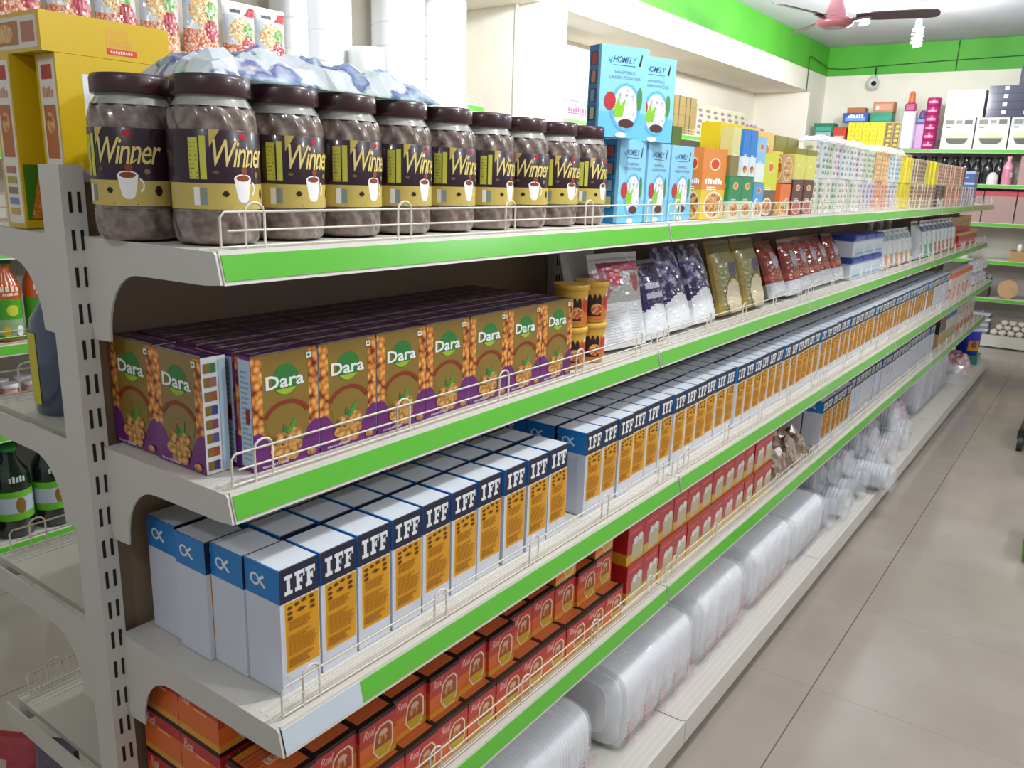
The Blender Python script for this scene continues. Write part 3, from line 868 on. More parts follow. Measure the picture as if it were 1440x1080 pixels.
RUST = mat('8a3020', .2, coat=.8); RUST2 = mat('b04a2c', .2, coat=.8); SIL = mat('cfcfd4', .15, coat=.8)
def fr(u, v):
    if v < .26: return SIL
    if (u - .5) ** 2 / .05 + (v - .64) ** 2 / .02 < 1: return mat('a9a3b0', .2, coat=.8)
    if .3 < v < .4: return RUST2
    return RUST
a = pouch('p', .15, .205, .06, fr, 22, 36, 6).build('rust_pouch')
for k in range(6):
    lean(a if k == 0 else copy_tree(a), .175 + RND.uniform(-.01, .01), 2.30 + .156 * k, 1.062, 20 + RND.uniform(-3, 3), 'shiny rust red and silver pouch, %s from near end of its row' % nth(k + 1), group='rust red pouches')
a = pouch('p', .15, .2, .05, lambda u, v: mat('3a2c2c', .3, coat=.4), 8, 12, 7).build('dark_pouch')
for k in range(5):
    lean(a if k == 0 else copy_tree(a), .045, 1.36 + .36 * k, 1.062, 6, 'dark brown pouch standing at the back of second shelf, %s from near end' % nth(k + 1), group='dark pouches at the back')
# tubs with blue lids
def tub():
    r = empty('blue_lid_tub'); b = MB()
    b.bbox(-.16, 0, -.085, .085, 0, .072, mat('d3dbe2', .35, coat=.3), .006)
    f = front(b, .17, .072, x=.0003); f.rect(.08, .1, .92, .62, mat('b9cbdc', .4)); f.rect(.1, .2, .9, .3, mat('7f9cc0', .4))
    b.build('tub_body', r)
    l = MB(); l.bbox(-.163, .003, -.088, .088, .0725, .097, mat('2347a8', .35, coat=.3), .006); l.build('lid', r)
    return r
a = tub(); n = 0
for lv in (0, 1):
    for k in range(3):
        put(a if n == 0 else copy_tree(a), .225, 3.29 + .182 * k, 1.06 + .0975 * lv, 'white tub with a blue lid, %s layer, %s from near end' % (('lower', 'upper')[lv], nth(k + 1)), 'tub', 'blue lidded tubs'); n += 1
def fs(c1, c2, c3):
    A, B_, C_ = mat(c1, .2, coat=.7), mat(c2, .3, coat=.4), mat(c3, .3, coat=.4)
    def g_(u, v):
        if v < .35 and .15 < u < .85: return B_
        if .68 < v < .85 and abs((u * 5) % 1 - .5) < .28: return C_
        return A
    return g_
a = pouch('p', .115, .19, .05, fs('cfd3d6', 'c98a5c', '8a98a8'), 10, 20, 8).build('silver_pouch')
for k in range(6):
    lean(a if k == 0 else copy_tree(a), .185, 3.86 + .12 * k, 1.062, 10, 'silver pouch with orange base, %s along its row' % nth(k + 1), group='silver pouches with orange base')
def bottle(name, r_, h, col, capc, label=None, neck=.4, cl=.3):
    r = empty(name); b = MB()
    b.lathe([(r_ * .85, 0), (r_, .006), (r_, h * .6), (r_ * .92, h * .68), (r_ * neck, h * .82), (r_ * neck, h * .9)], mat(col, .15, coat=.8), 20)
    if label:
        c = Cyl(b, r_ + .0003, -PI, PI, h * .15, h * .55); c.rect(0, 0, 1, 1, mat(label, .4)); c.rect(.35, .3, .65, .7, WHITE); c.rect(.38, .42, .62, .5, mat(capc, .4))
    b.build('bottle_body', r)
    l = MB(); l.lathe([(r_ * neck * 1.25, h * .9), (r_ * neck * 1.25, h * .99), (r_ * neck, h)], mat(capc, .4), 16); l.build('cap', r)
    return r
a = bottle('white_cap_bottle', .04, .235, 'b9b6ae', 'e6e6e4')
for k in range(3):
    put(a if k == 0 else copy_tree(a), .07, 4.1 + .22 * k, 1.06, 'clear bottle with white cap behind the silver pouches, %s from near end' % nth(k + 1), 'bottle', 'white capped bottles')
lean(pouch('p', .2, .215, .07, lambda u, v: mat('b5b8bc', .15, coat=.9), 12, 18, 9).build('silver_pouch'), .17, 4.70, 1.062, 8, 'large plain silver grey pouch midway along the second shelf')
nm2 = [('cfd6dc', '5c9a6c', '3f4f80'), ('cfd6dc', 'b8603c', '3f4f80')]
for q, c in enumerate(nm2):
    a = pouch('p', .14, .215, .05, fs(*c), 10, 20, 10 + q).build('striped_pouch')
    for k in range((2, 6)[q]):
        lean(a if k == 0 else copy_tree(a), .185, 4.90 + .148 * (k + 2 * q), 1.062, 8, 'pale pouch with dark zigzag top and %s base, %s along' % (('green', 'orange red')[q], nth(k + 1)), group='zigzag topped pouches')
a = logo_box('red_pack', .15, .06, .105, 'b82c34', low='d83a3c', band='e0b040', logo=None, pic=None); n = 0
for lv in (0, 1):
    for k in range(6):
        put(a if n == 0 else copy_tree(a), .225 - .06 * lv, 6.2 + .156 * k, 1.06 + .1055 * lv, 'red and yellow pack near the far end, %s layer, %s along' % (('lower', 'upper')[lv], nth(k + 1)), 'packet', 'red and yellow packs'); n += 1
# the upper layer rests on a second row behind
for k in range(6):
    put(copy_tree(a), .164, 6.2 + .156 * k, 1.06, 'red and yellow pack in the rear row of the far end, %s along' % nth(k + 1), 'packet', 'red and yellow packs')

# ------------------------------------------------------------ third shelf: tall white cartons with blue top
IW, IDD, IH = 0.066, 0.0725, 0.184
BWHITE = mat('d3d7e2', 0.32, coat=0.2); BBLUE = mat('2280c6', 0.35, coat=0.2); BNAVY = mat('171a38', 0.35, coat=0.2)
BYEL = mat('dd9a08', 0.4, coat=0.15); BBRN = mat('5f3512', 0.5); BYD = mat('a86c12', 0.5); BTOP = mat('dfe4ea', 0.3, coat=0.2)
def tall_carton(yellow=True):
    b = carton(IW, IDD, IH, BWHITE)
    f = front(b, IW, IH)
    f.rect(0, .735, 1, 1, BNAVY); f.text('IFF', .1, .79, .93, .945, WHITE, 'slab')
    if yellow:
        f.rect(.09, .16, 1.0, .73, mat('efe9c8', .4)); f.rect(.11, .165, .985, .725, BYEL)
        for cx, cy in ((.24, .68), (.42, .69), (.6, .70), (.8, .70), (.24, .64), (.82, .655), (.24, .60), (.82, .615)):
            f.ell(cx, cy, .075, .016, BBRN, 6)
        f.poly([(.4, .635), (.52, .655), (.66, .64), (.54, .62)], BBRN)
        f.lines(.2, .50, .9, .585, 4, BYD, 3, .5); f.lines(.17, .30, .93, .47, 8, BYD, 5, .45); f.lines(.17, .2, .9, .28, 3, BYD, 7, .6)
    else:
        f.lines(.15, .25, .85, .68, 9, mat('b8b6c6', .5), 9, .4); f.rect(.1, .1, .9, .16, mat('c9b3bd', .5))
    s = near(b, IW, IDD, IH); s.rect(0, .735, 1, 1, BBLUE)
    s.arc(.3, .865, .14, .05, .3, 2 * PI - .3, .35, WHITE, 12); s.poly([(.36, .87), (.55, .92), (.58, .90), (.42, .86)], WHITE); s.poly([(.40, .86), (.56, .815), (.62, .825), (.46, .875)], WHITE)
    s = Face(b, (0, IW / 2, 0), (-IDD, 0, 0), (0, 0, IH)); s.rect(0, .735, 1, 1, BBLUE)
    t = top_(b, IW, IDD, IH); t.rect(0, 0, 1, 1, BTOP); t.rect(0, 0, 1, .025, BNAVY); t.rect(0, 0, .03, 1, BBLUE)
    return b.build('tall_carton')
t0 = tall_carton(); t1 = tall_carton(False)
used = set()
GI = 'white cartons with blue tops and yellow fronts'
def tc(kind, x, y, z, label, rz=0, jit=True):
    src = (t0, t1)[kind]
    o = src if kind not in used else copy_tree(src); used.add(kind)
    if jit: x += RND.uniform(-.0015, .0015); rz += RND.uniform(-.4, .4)
    put(o, x, y, z, label, 'box', (GI, 'white cartons with navy tops and plain fronts')[kind], rz)
# first column, set apart a little
for x, y, lb in ((.317, .083, 'first carton at the near corner of the third shelf'), (.2435, .080, 'second carton back from the near corner'), (.1695, .072, 'third carton back from the near corner'), (.088, .078, 'blue topped carton set back nearest the upright')):
    tc(0, x, y, .76, 'white yellow-fronted ' + lb, 0, False)
ys = [.153]
while ys[-1] + .0715 < .76: ys.append(ys[-1] + (.0715 if ys[-1] < .3 else .0725))
ys2 = []
y = .875
while y < 4.83:
    ys2.append(y); y += .0702
k = 0
for grp, Y in (('before the gap', ys), ('past the gap', ys2)):
    for i, y in enumerate(Y):
        dep = 4 if y < 1.4 else 3
        if grp != 'before the gap' and i > 52: dep = 2
        xo = (0 if grp == 'before the gap' else -.003) + (-.003 if (i // 3) % 2 else 0.0)
        for r in range(dep):
            tc(0, .316 - .0755 * r + (xo if r == 0 else -.007), y, .76, 'white blue-topped carton, %s, %s %s, third shelf' % (ROWN[r], nth(i + 1), grp))
for i in range(8):
    for r in range(2):
        tc(1, .31 - .0765 * r, 4.80 + .0702 * (i + 1), .76, 'plain fronted carton, %s, %s after the yellow fronts, third shelf' % (ROWN[r], nth(i + 1)))
a = logo_box('orange_carton', .185, .07, .17, 'e6d3cf', band='e0662c', low='cf7a6c', logo=None, pic=mat('e9c8c4', .4))
for k in range(5):
    put(a if k == 0 else copy_tree(a), .31, 5.56 + .19 * k, .76, 'orange topped pink and white carton, %s along the third shelf' % nth(k + 1), 'box', 'orange topped cartons')
a = pouch('p', .17, .09, .12, lambda u, v: mat('c9bfd4', .2, coat=.7) if .3 < v < .7 else SIL, 10, 12, 21).build('lilac_pouch'); n = 0
for lv in (0, 1):
    for k in range(4):
        put(a if n == 0 else copy_tree(a), .2, 6.62 + .175 * k, .762 + .0915 * lv, 'lilac and silver pouch, %s layer, %s near the far shelf end' % (('lower', 'upper')[lv], nth(k + 1)), 'pouch', 'lilac pouches'); n += 1

# ------------------------------------------------------------ fourth shelf
TW, TD, TH = 0.080, 0.100, 0.080
TRED = mat('c02e30', .35, coat=.2); TOR = mat('e36c2a', .35, coat=.2); TYE = mat('e09a30', .35, coat=.2); TBLK = mat('1c1616', .4); TTOP = mat('cc6632', .4, coat=.2)
def spice_carton():
    b = carton(TW, TD, TH, TOR)
    f = front(b, TW, TH)
    f.rect(0, .0, 1, .14, TYE); f.rect(0, .72, 1, .92, TRED); f.rect(0, .5, 1, .72, mat('c23f2a', .35, coat=.2)); f.rect(0, .92, 1, 1, TBLK)
    f.text('Real', .10, .68, .42, .86, mat('f0b8b0', .4), 'i')
    f.poly([(.34, .28), (.40, .66), (.54, .78), (.80, .78), (.91, .64), (.91, .22), (.79, .05), (.50, .04)], mat('f0d9b0', .4))
    f.poly([(.38, .29), (.435, .63), (.56, .745), (.78, .745), (.87, .62), (.87, .24), (.77, .085), (.52, .08)], mat('b04a2c', .35))
    f.poly([(.38, .31), (.87, .30), (.87, .24), (.77, .085), (.52, .08)], mat('cfae2c', .35)); f.ell(.63, .58, .12, .08, mat('d9b49c', .4)); f.ell(.6, .45, .12, .1, FOOD)
    s = near(b, TW, TD, TH); s.rect(0, 0, 1, .14, TYE); s.rect(0, .66, 1, .9, TRED); s.rect(0, .9, 1, 1, TBLK); s.text('Real', .08, .62, .34, .84, mat('f0c0b0', .4), 'i'); s.lines(.4, .6, .9, .68, 1, mat('f0c070', .4), 1, .5)
    t = top_(b, TW, TD, TH); t.rect(0, 0, 1, 1, TBLK); t.rect(.06, .1, .94, .94, TTOP)
    for i in range(8): t.rect(.06, .16 + .09 * i, .94, .165 + .09 * i, mat('8a3a1a', .5))
    t.rect(.06, .8, .94, .94, mat('cc7a2a', .4)); t.rect(.35, .42, .65, .56, mat('d9b8a0', .4))
    t.text('LB', .4, .44, .6, .54, TTOP, 'b')
    return b.build('spice_carton')
s0 = spice_carton(); n = 0
ZL = [.466, .5468, .6276]
LN = ['bottom', 'middle', 'top']
for k in range(12):
    for r in range(3):
        for lv in range(3):
            if r == 0 and lv == 2 and k not in (9, 11): continue
            if r == 0 and lv == 1 and k == 7: pass
            if r == 1 and lv == 2 and k in (2, 5): continue
            x = .338 + (0, RND.choice((-.034, -.026, -.02)), -.034)[lv] + RND.uniform(-.002, .002)
            if r == 0: x += 0
            else: x = (.333, .201, .0995)[r]
            o = s0 if n == 0 else copy_tree(s0); n += 1
            put(o, x, .063 + .0818 * k + (.0 if lv != 1 else RND.uniform(-.0004, .0004)), ZL[lv], 'orange black-lidded carton, %s layer, %s, %s from near end, fourth shelf' % (LN[lv], ROWN[r], nth(k + 1)), 'box', 'orange spice cartons on the fourth shelf', 0)
RW, RD, RH = .083, .095, .098
def red_pack():
    b = carton(RW, RD, RH, mat('c0272f', .3, coat=.4))
    f = front(b, RW, RH); f.rect(0, 0, 1, .26, mat('e0b22c', .3, coat=.4)); f.poly([(.3, .05), (.98, .08), (.98, .62), (.8, .7), (.45, .6), (.3, .5)], mat('cfc3a0', .35)); f.ell(.5, .56, .14, .1, WHITE); f.ell(.78, .6, .13, .1, WHITE); f.rect(.1, .8, .8, .88, mat('e05a5a', .4))
    s = near(b, RW, RD, RH); s.rect(0, .0, 1, .3, mat('e0b22c', .3, coat=.4)); s.lines(.3, .5, .7, .8, 3, mat('d9484c', .4), 3, .4)
    return b.build('red_packet')
a = red_pack(); n = 0
for k in range(12):
    for r in range(2):
        for lv in range(2):
            put(a if n == 0 else copy_tree(a), .325 - .1 * r - .006 * (lv if r == 0 else 0) + RND.uniform(-.0015, .0015), 1.09 + .085 * k, .466 + .0985 * lv, 'red and yellow packet, %s layer, %s, %s from near end, fourth shelf' % (('lower', 'upper')[lv], ROWN[r], nth(k + 1)), 'packet', 'red packets on the fourth shelf', RND.uniform(-.4, .4)); n += 1
BRB = nmat('brown_clear_bag', ['6a4a38', 'a08470', 'c9b8a8', '7a3a2c'], 30, rough=.15, coat=1.0, pos=[.35, .48, .58, .68])
o = lumpy('w', .06, .32, 2.13, 2.55, .467, .15, BRB, 14, 22, 31, sharp=.8).build('brown_bag'); tag(o, 'glossy clear bag of brown pieces beside the red packets', 'bag')
for i in range(6):
    for r in range(2):
        tc(0, .325 - .0765 * r, 2.66 + .0702 * i, .466, 'white yellow-fronted carton, %s, %s on the fourth shelf' % (ROWN[r], nth(i + 1)))
for i in range(29):
    tc(1, .31 + (.006 if i // 9 % 2 else 0), 2.66 + .0702 * (i + 6), .466, 'plain fronted white carton, %s along the fourth shelf' % nth(i + 1))
a = logo_box('dark_carton', .12, .06, .2, '2a1c20', band='8a2438', low='c9a070', logo=None, pic=None)
for k in range(2): put(a if k == 0 else copy_tree(a), .31, 5.36 + .125 * k, .466, 'dark maroon carton, %s one on the fourth shelf' % ('nearer', 'farther')[k], 'box', 'dark maroon cartons')
a = logo_box('cream_carton', .10, .06, .19, 'd9cfc0', band='1f72b4', low='b8ac60', logo=None, pic=None)
for k in range(4): put(a if k == 0 else copy_tree(a), .31, 5.60 + .105 * k, .466, 'cream and olive carton with blue top, %s along' % nth(k + 1), 'box', 'cream cartons')
a = logo_box('orange_white_pack', .16, .06, .18, 'dcd3d0', band=None, low='e0c9c0', logo='d0583c', pic=mat('cf6a4c', .4))
for k in range(5): put(a if k == 0 else copy_tree(a), .31, 6.12 + .17 * k, .466, 'white pack with orange red print, %s along the far fourth shelf' % nth(k + 1), 'packet', 'orange printed packs')

# ------------------------------------------------------------ base shelf: wrapped disposables
PLT = mat('f4f5f8', .35); SEAM = mat('a9adb8', .5)
FILM = nmat('clear_film', ['e9ecf2', 'ffffff'], 25, rough=.08, coat=1.0, alpha=.26)
def plate_stack(w, L, h, seed, txt='c0303c', inner=None):
    """disposable plates nested face to face, standing on edge, in printed clear film"""
    r = empty('plate_pack'); m = MB(); rr = random.Random(seed)
    n = int(L / .011)
    rings = []
    def ring(y, s_):
        P = []
        for i in range(28):
            a = 2 * PI * i / 28
            ca, sa = math.cos(a), math.sin(a)
            P.append((math.copysign(abs(ca) ** .45, ca) * w / 2 * s_, y, h / 2 + math.copysign(abs(sa) ** .45, sa) * (h / 2) * s_))
        return P
    for i in range(n):
        y = -L / 2 + L * i / n
        e = 1 - .35 * max(0, 1 - min(i, n - 1 - i) / 2.0) ** 2
        s_ = e * (1 + rr.uniform(-.012, 0))
        rings += [ring(y + .001, s_), ring(y + .0085, s_), ring(y + .0095, s_ * .955)]
    m.loft(rings, inner or PLT)
    m.build('plates', r)
    f_ = MB(); rings = []
    N = 14
    for i in range(N + 1):
        y = -L / 2 - .012 + (L + .024) * i / N
        s_ = 1.03 if 0 < i < N else .5
        R_ = ring(y, s_ * (1 + rr.uniform(-.012, .012)))
        rings.append([(p[0] + rr.uniform(-.003, .003), p[1], max(.0005, p[2] + rr.uniform(-.003, .003))) for p in R_])
    f_.loft(rings, FILM, smooth=False)
    c = Face(f_, (w / 2 * 1.045, -L / 2, 0), (0, L, 0), (0, 0, h))
    T = mat(txt, .4)
    P_ = mat('d9a9b0' if txt == 'c0303c' else 'a0a2b4', .4)
    k = max(3, int(L / .07))
    for i in range(k):
        x = (i + .3) / k
        c.text('THALI', x, .12, x + .018, .42, T, 'b', rot=1)
        c.lines(x + .15 / k, .06, x + .8 / k, .46, 11, P_, i + seed, .3); c.lines(x + .2 / k, .5, x + .35 / k, .75, 6, P_, i + seed + 5, .3)
    f_.build('film_wrap', r)
    return r
PK = [((.24, .66, .110), .24, .42, .20, 'c0303c', 'clear wrapped white plate pack at the near end of the base shelf'),
      ((.25, 1.18, .110), .25, .42, .21, 'c0303c', 'white plate pack with red lettering, nearer large one on base shelf'),
      ((.25, 1.60, .110), .25, .34, .215, 'c0303c', 'white plate pack with red print, middle large one on base shelf'),
      ((.262, 2.03, .110), .235, .38, .205, 'c0303c', 'white plate pack with pink print beside the dark printed pack'),
      ((.275, 2.44, .110), .21, .36, .18, '3a3c50', 'white plate pack with dark blue lettering on the base shelf')]
for q, (loc, w, L, h, c, lb) in enumerate(PK):
    o = plate_stack(w, L, h, q, c); o.location = loc; tag(o, lb, 'plate pack', 'wrapped disposable plate packs')
# clear bags of cups
CUPC = mat('c9ccd6', .12, coat=1.0, alpha=.55)
def cup_bag(n, r_, seed, c='c9ccd6'):
    """a sleeve of nested clear cups lying in a knotted bag, along +X"""
    r = empty('cup_bag'); m = MB(); rings = []
    cm = mat(c, .12, coat=1.0, alpha=.7); N = 20
    for i in range(n):
        for (dx, s_) in ((0, 1), (.004, 1.04), (.006, .93), (.014, .95)):
            x = .02 + i * .015 + dx
            rings.append([(x, r_ * s_ * math.cos(2 * PI * k / N), r_ * 1.12 + r_ * s_ * math.sin(2 * PI * k / N)) for k in range(N)])
    m.loft(rings, cm); m.build('cups', r)
    b = MB(); rr = random.Random(seed); rings = []; L = n * .015 + .04
    for i, (x, s_) in enumerate(((-.06, .15), (-.02, .55), (0, 1.05), (L * .25, 1.12), (L * .5, 1.08), (L * .75, 1.12), (L, 1.1), (L + .012, .7))):
        rings.append([(x + rr.uniform(-.004, .004), r_ * s_ * math.cos(2 * PI * k / N) * (1 + rr.uniform(-.07, .07)), max(.0006, r_ * 1.12 + r_ * s_ * math.sin(2 * PI * k / N) * (1 + rr.uniform(-.06, .0)))) for k in range(N)])
    b.loft(rings, FILM, smooth=False); b.build('clear_bag', r)
    return r
n = 0
for k in range(11):
    y = 2.71 + .150 * k
    jut = k == 4
    c = ('c3c6d2', 'c9ccd6', 'd9dbe2', 'b9bcc9', 'dfe2e8', 'c9c3d2', 'cfd2da', 'd5c3cc', 'd2d4dc', 'dcdde4', 'd9d9e0')[k]
    lb = 'round clear cup bag jutting out over the edge of the base shelf' if jut else 'clear bag of cups lying on the base shelf, %s after the plate packs' % nth(k + 1)
    o = cup_bag(16, .058, k + 3, c); o.location = (.215 if jut else .11 + .02 * (k % 2), y, .1145 if jut else .1105); o.rotation_euler = (0, 0, math.radians(0 if jut else (1.5, 0, -1, 1)[k % 4])); tag(o, lb, 'bag', 'clear bags of cups on the base shelf')
    if k < 10 and k not in (3, 7):
        o = cup_bag(14, .052, k + 33, c); o.location = (.08 + .02 * (k % 3), y + .01, .1105 + .137); o.rotation_euler = (0, 0, math.radians((1.5, 0, -1)[k % 3])); tag(o, 'clear bag of cups stacked on top, above the %s lower bag after the plate packs' % nth(k + 1), 'bag', 'clear bags of cups on the base shelf')
PKN = mat('c98fa0', .3, coat=.6)
o = lumpy('w', .04, .3, 4.36, 4.75, .1105, .20, nmat('pink_film', ['c9a0b0', 'e0d3dc', 'b8788c'], 14, rough=.15, coat=1.0), 10, 16, 41, sharp=.6).build('pink_bag'); tag(o, 'pink and clear plastic bag on the base shelf', 'bag')
for k in range(3):
    o = plate_stack(.22, .30, .27, 50 + k, '3a3c50', mat('d9dae2', .35)); o.location = (.22, 4.98 + .33 * k, .110); tag(o, 'tall whitish wrapped plate pack, %s past the pink bag' % nth(k + 1), 'plate pack', 'tall wrapped packs')
o = lumpy('w', .05, .4, 5.95, 6.35, .1105, .12, FILM, 10, 14, 43).build('clear_bag'); tag(o, 'low heap of clear plastic bag beyond the tall white packs', 'bag')
o = lumpy('w', .12, .38, 6.4, 6.72, .1105, .16, nmat('pinkwhite', ['d9ccd2', 'b8707c', 'e9e6ea'], 20, rough=.15, coat=1.0), 10, 14, 44).build('pink_white_bag'); tag(o, 'pink and white bag just before the green pack on the base shelf', 'bag')
# green pack and blue tub at far end
b = carton(.20, .2, .07, mat('2f7a68', .25, coat=.6)); f = front(b, .2, .07); f.rect(.1, .2, .6, .8, mat('8fc0a8', .4)); f.rect(.3, .35, .5, .6, WHITE)
put(b.build('green_pack'), .40, 6.93, .1105, 'flat teal green pack under the blue tub', 'packet')
def blue_bucket():
    r = empty('blue_tub'); b = MB(); B_ = mat('1f35b8', .25, coat=.5)
    b.lathe([(.075, 0), (.082, .006), (.09, .17), (.088, .19)], B_, 28)
    c = Cyl(b, .0868, -1.6, .2, .03, .13); c.rect(.1, 0, .7, 1, mat('c9902c', .4)); c.ell(.4, .5, .15, .3, mat('7a4a20', .4))
    b.build('tub_body', r)
    l = MB(); l.lathe([(.093, .188), (.095, .192), (.095, .21), (.09, .214)], mat('d5dbe4', .35), 28); l.build('lid', r)
    return r
o = blue_bucket(); put(o, .30, 6.95, .181, 'bright blue tub with pale lid at the far end of the base shelf', 'tub')

# ------------------------------------------------------------ left-hand side of the gondola
YB = mat('d2ae0c', .35, coat=.25)
def yellow_box(w, d, h, panel):
    b = carton(w, d, h, YB)
    f = front(b, w, h)
    if panel:
        f.rect(.20, -.0, .96, .90, mat('dfe2e6', .4)); f.rect(.42, .86, .72, .92, mat('c9382c', .4)); f.lines(.26, .1, .5, .5, 9, mat('9fa8ac', .5), 4, .35); f.poly([(.8, .9), (.96, .9), (.96, .78)], YB)
    else:
        f.rect(.02, .05, .5, .38, mat('3f7a1c', .4)); f.poly([(.05, .06), (.4, .06), (.35, .3), (.15, .36)], nmat('corn', ['e0a040', 'c9601c', 'e9c060'], 160, kind='dist', pos=[.1, .5, .9]))
    s = near(b, w, d, h)
    s.rect(.12, .03, .92, .97, mat('e6dfd0', .4)); s.rect(.25, .86, .78, .94, mat('b8322c', .4)); s.rect(.22, .42, .82, .72, mat('b8642c', .4)); s.ell(.5, .62, .2, .06, FOOD)
    s.dash(.25, .76, .8, .82, 4, mat('c98a6a', .4))
    for i, c in enumerate(('c9a04c', '7a88b0', '8a7a5a', 'a8a040', 'b07a6a')): s.rect(.25, .08 + .062 * i, .75, .12 + .062 * i, mat(c, .4))
    return b.build('cereal_box')
put(yellow_box(.176, .055, .238, True), -.064, .103, 1.36, 'tall yellow cereal box with a white panel, right behind the nearest jar', 'box', 'yellow cereal boxes')
put(yellow_box(.176, .055, .238, False), -.150, .082, 1.36, 'tall yellow cereal box with corn picture, at the left picture edge', 'box', 'yellow cereal boxes')
b = carton(.186, .20, .051, YB); f = front(b, .186, .051); f.dash(.48, .62, .66, .84, 5, mat('d99a3c', .4)); f.dash(.48, .34, .70, .54, 7, mat('d99a3c', .4)); f.rect(.48, .12, .72, .28, mat('cf3a2c', .4)); f.dash(.51, .16, .69, .24, 9, mat('f0d0c0', .4))
s = near(b, .186, .20, .051); s.rect(.05, .1, .95, .9, mat('dcd6cc', .4)); s.rect(.1, .2, .7, .8, mat('b0743c', .4)); s.ell(.5, .5, .12, .25, FOOD); s.rect(.74, .25, .92, .75, mat('b8705c', .4))
put(b.build('cereal_box'), -.064, .092, 1.5985, 'yellow cereal box lying flat on top of the two upright ones', 'box', 'yellow cereal boxes')
o = bottle('cleaner_bottle', .042, .225, '4a5568', 'a81c2c', None, .45)
c = MB(); cc = Cyl(c, .0428, 4.25, 5.0, .02, .135); cc.rect(0, 0, 1, 1, mat('c9bc1c', .4)); cc.lines(.2, .5, .8, .9, 5, mat('5a5418', .5), 3, .3); c.build('bottle_label', o)
put(o, -.222, .055, 1.06, 'grey blue bottle with red cap and yellow label behind the upright', 'bottle')
g = 'snack bags on the lower left base'
for q, (x, y, w, h, c1, c2, lb) in enumerate(((-.475, .04, .11, .25, 'a8242c', 'c9a8a0', 'red and white snack bag at the bottom left corner'), (-.37, .06, .09, .275, '5a4a60', 'a82030', 'purple grey topped red snack bag on the low left shelf'), (-.25, .08, .11, .22, '7a8060', 'b0503c', 'olive snack bag with red mark beside the upright foot'), (-.44, .30, .13, .22, 'c98a80', 'a8242c', 'pink red snack bag behind the corner one'))):
    A, B_ = mat(c1, .2, coat=.6), mat(c2, .25, coat=.5)
    o = pouch('p', w, h, .06, lambda u, v, A=A, B_=B_, q=q: A if (v > .8 or math.sin(u * 9 + q) * math.sin(v * 14 + u * 3) > -.1) else B_, 16, 24, 60 + q).build('snack_bag')
    put(o, x, y, .110, lb, 'bag', g, -60)

# ------------------------------------------------------------ wall shelf on the far side of the left aisle
NOOD = nmat('noodle_print', ['d9c080', 'c98a3c', 'e9dcb0', 'b87a30'], 60, rough=.3, coat=.5, pos=[.35, .45, .55, .65])
VEG = nmat('vegetable_print', ['d9642c', 'e9c8b0', 'a82c20', 'e9903c', 'efe6dc'], 55, rough=.3, coat=.5, pos=[.3, .42, .5, .58, .68])
def fn(u, v):
    d = (u - .5) ** 2 / .16 + (v - .58) ** 2 / .035
    if v > .8: return mat('b02838', .25, coat=.5) if (u > .55 and v < .95 and v - .8 < (u - .55) * .6) else (mat('4a4e56', .4) if .84 < v < .9 and .2 < u < .5 else WP)
    if (u - .68) ** 2 / .05 + (v - .40) ** 2 / .012 < 1: return mat('a82030', .3, coat=.4)
    if (u - .68) ** 2 / .03 + (v - .60) ** 2 / .01 < 1: return mat('6a9a4c', .3, coat=.4)
    if d < 1: return NOOD
    if v < .38: return VEG
    return mat('c9ced6', .25, coat=.5)
a = pouch('p', .166, .36, .06, fn, 22, 36, 70)
N_ = a.build('noodle_pouch')
ny = [.50, .675, .85, 1.025, 1.195, 1.37, 1.55]
for q, y in enumerate(ny):
    put(N_ if q == 0 else copy_tree(N_), -2.0, y, 1.842, 'tall noodle pouch with vegetable picture, %s from left on the upper wall shelf' % nth(q + 1), 'pouch', 'noodle pouches')
a = pouch('p', .16, .275, .06, fn, 22, 36, 71).build('small_noodle_pouch')
for q, y in enumerate((1.72, 1.875)):
    put(a if q == 0 else copy_tree(a), -1.99, y, 1.842, 'shorter noodle pouch, %s the white plate stacks' % ('second before', 'right beside')[q], 'pouch', 'shorter noodle pouches')
def sleeve(r_, h, seed):
    m = MB(); pr = []; z = 0; rr = random.Random(seed); k = 0
    while z < h - .01:
        seg = rr.uniform(.10, .14)
        pr += [(r_ * .965, z), (r_, z + .004)]
        z2_ = min(h, z + seg)
        while z < z2_ - .012:
            z += .012; pr.append((r_ * (.985 if k % 2 else 1.0), z)); k += 1
        z = z2_
    pr.append((r_ * .96, h))
    m.lathe(pr, mat('e8e9ec', .3, coat=.3), 28)
    return m.build('plate_stack')
for q, (x, y, r_, h, lb) in enumerate(((-2.05, 2.055, .085, .5, 'tall narrow white paper plate stack beside the noodle pouches'), (-2.05, 2.25, .1, .5, 'second tall white paper plate stack from the noodle pouches'),
        (-2.13, 2.45, .05, .52, 'tall white plate stack behind the short front stack'), (-2.045, 2.76, .138, .53, 'wide tall white plate stack, second before the column'), (-2.062, 3.115, .143, .54, 'widest white plate stack, next to the cream column'))):
    o = sleeve(r_, h, q); put(o, x, y, 1.842, lb, 'plate stack', 'white paper plate stacks')
b = MB(); b.lathe([(.05, 0), (.055, .008), (.082, .05), (.086, .055), (.087, .19), (.084, .2)], mat('eeeff0', .35), 32)
put(b.build('bowl_stack'), -1.985, 2.475, 1.842, 'short white bowl stack in front of the tall plate stacks', 'bowl stack')
TB = bottle('green_label_bottle', .048, .30, 'c2571c', '14804c', None, .5, .3)
c = MB(); cc = Cyl(c, .0488, -1.7, 1.7, .01, .15); cc.rect(0, 0, 1, 1, mat('4a9a28', .35)); cc.ell(.5, .72, .12, .14, mat('c9c83c', .4)); cc.rect(.2, .1, .8, .5, mat('8fa880', .4)); cc.ell(.35, .2, .08, .14, mat('d9b83c', .4)); cc.ell(.62, .2, .08, .14, WHITE)
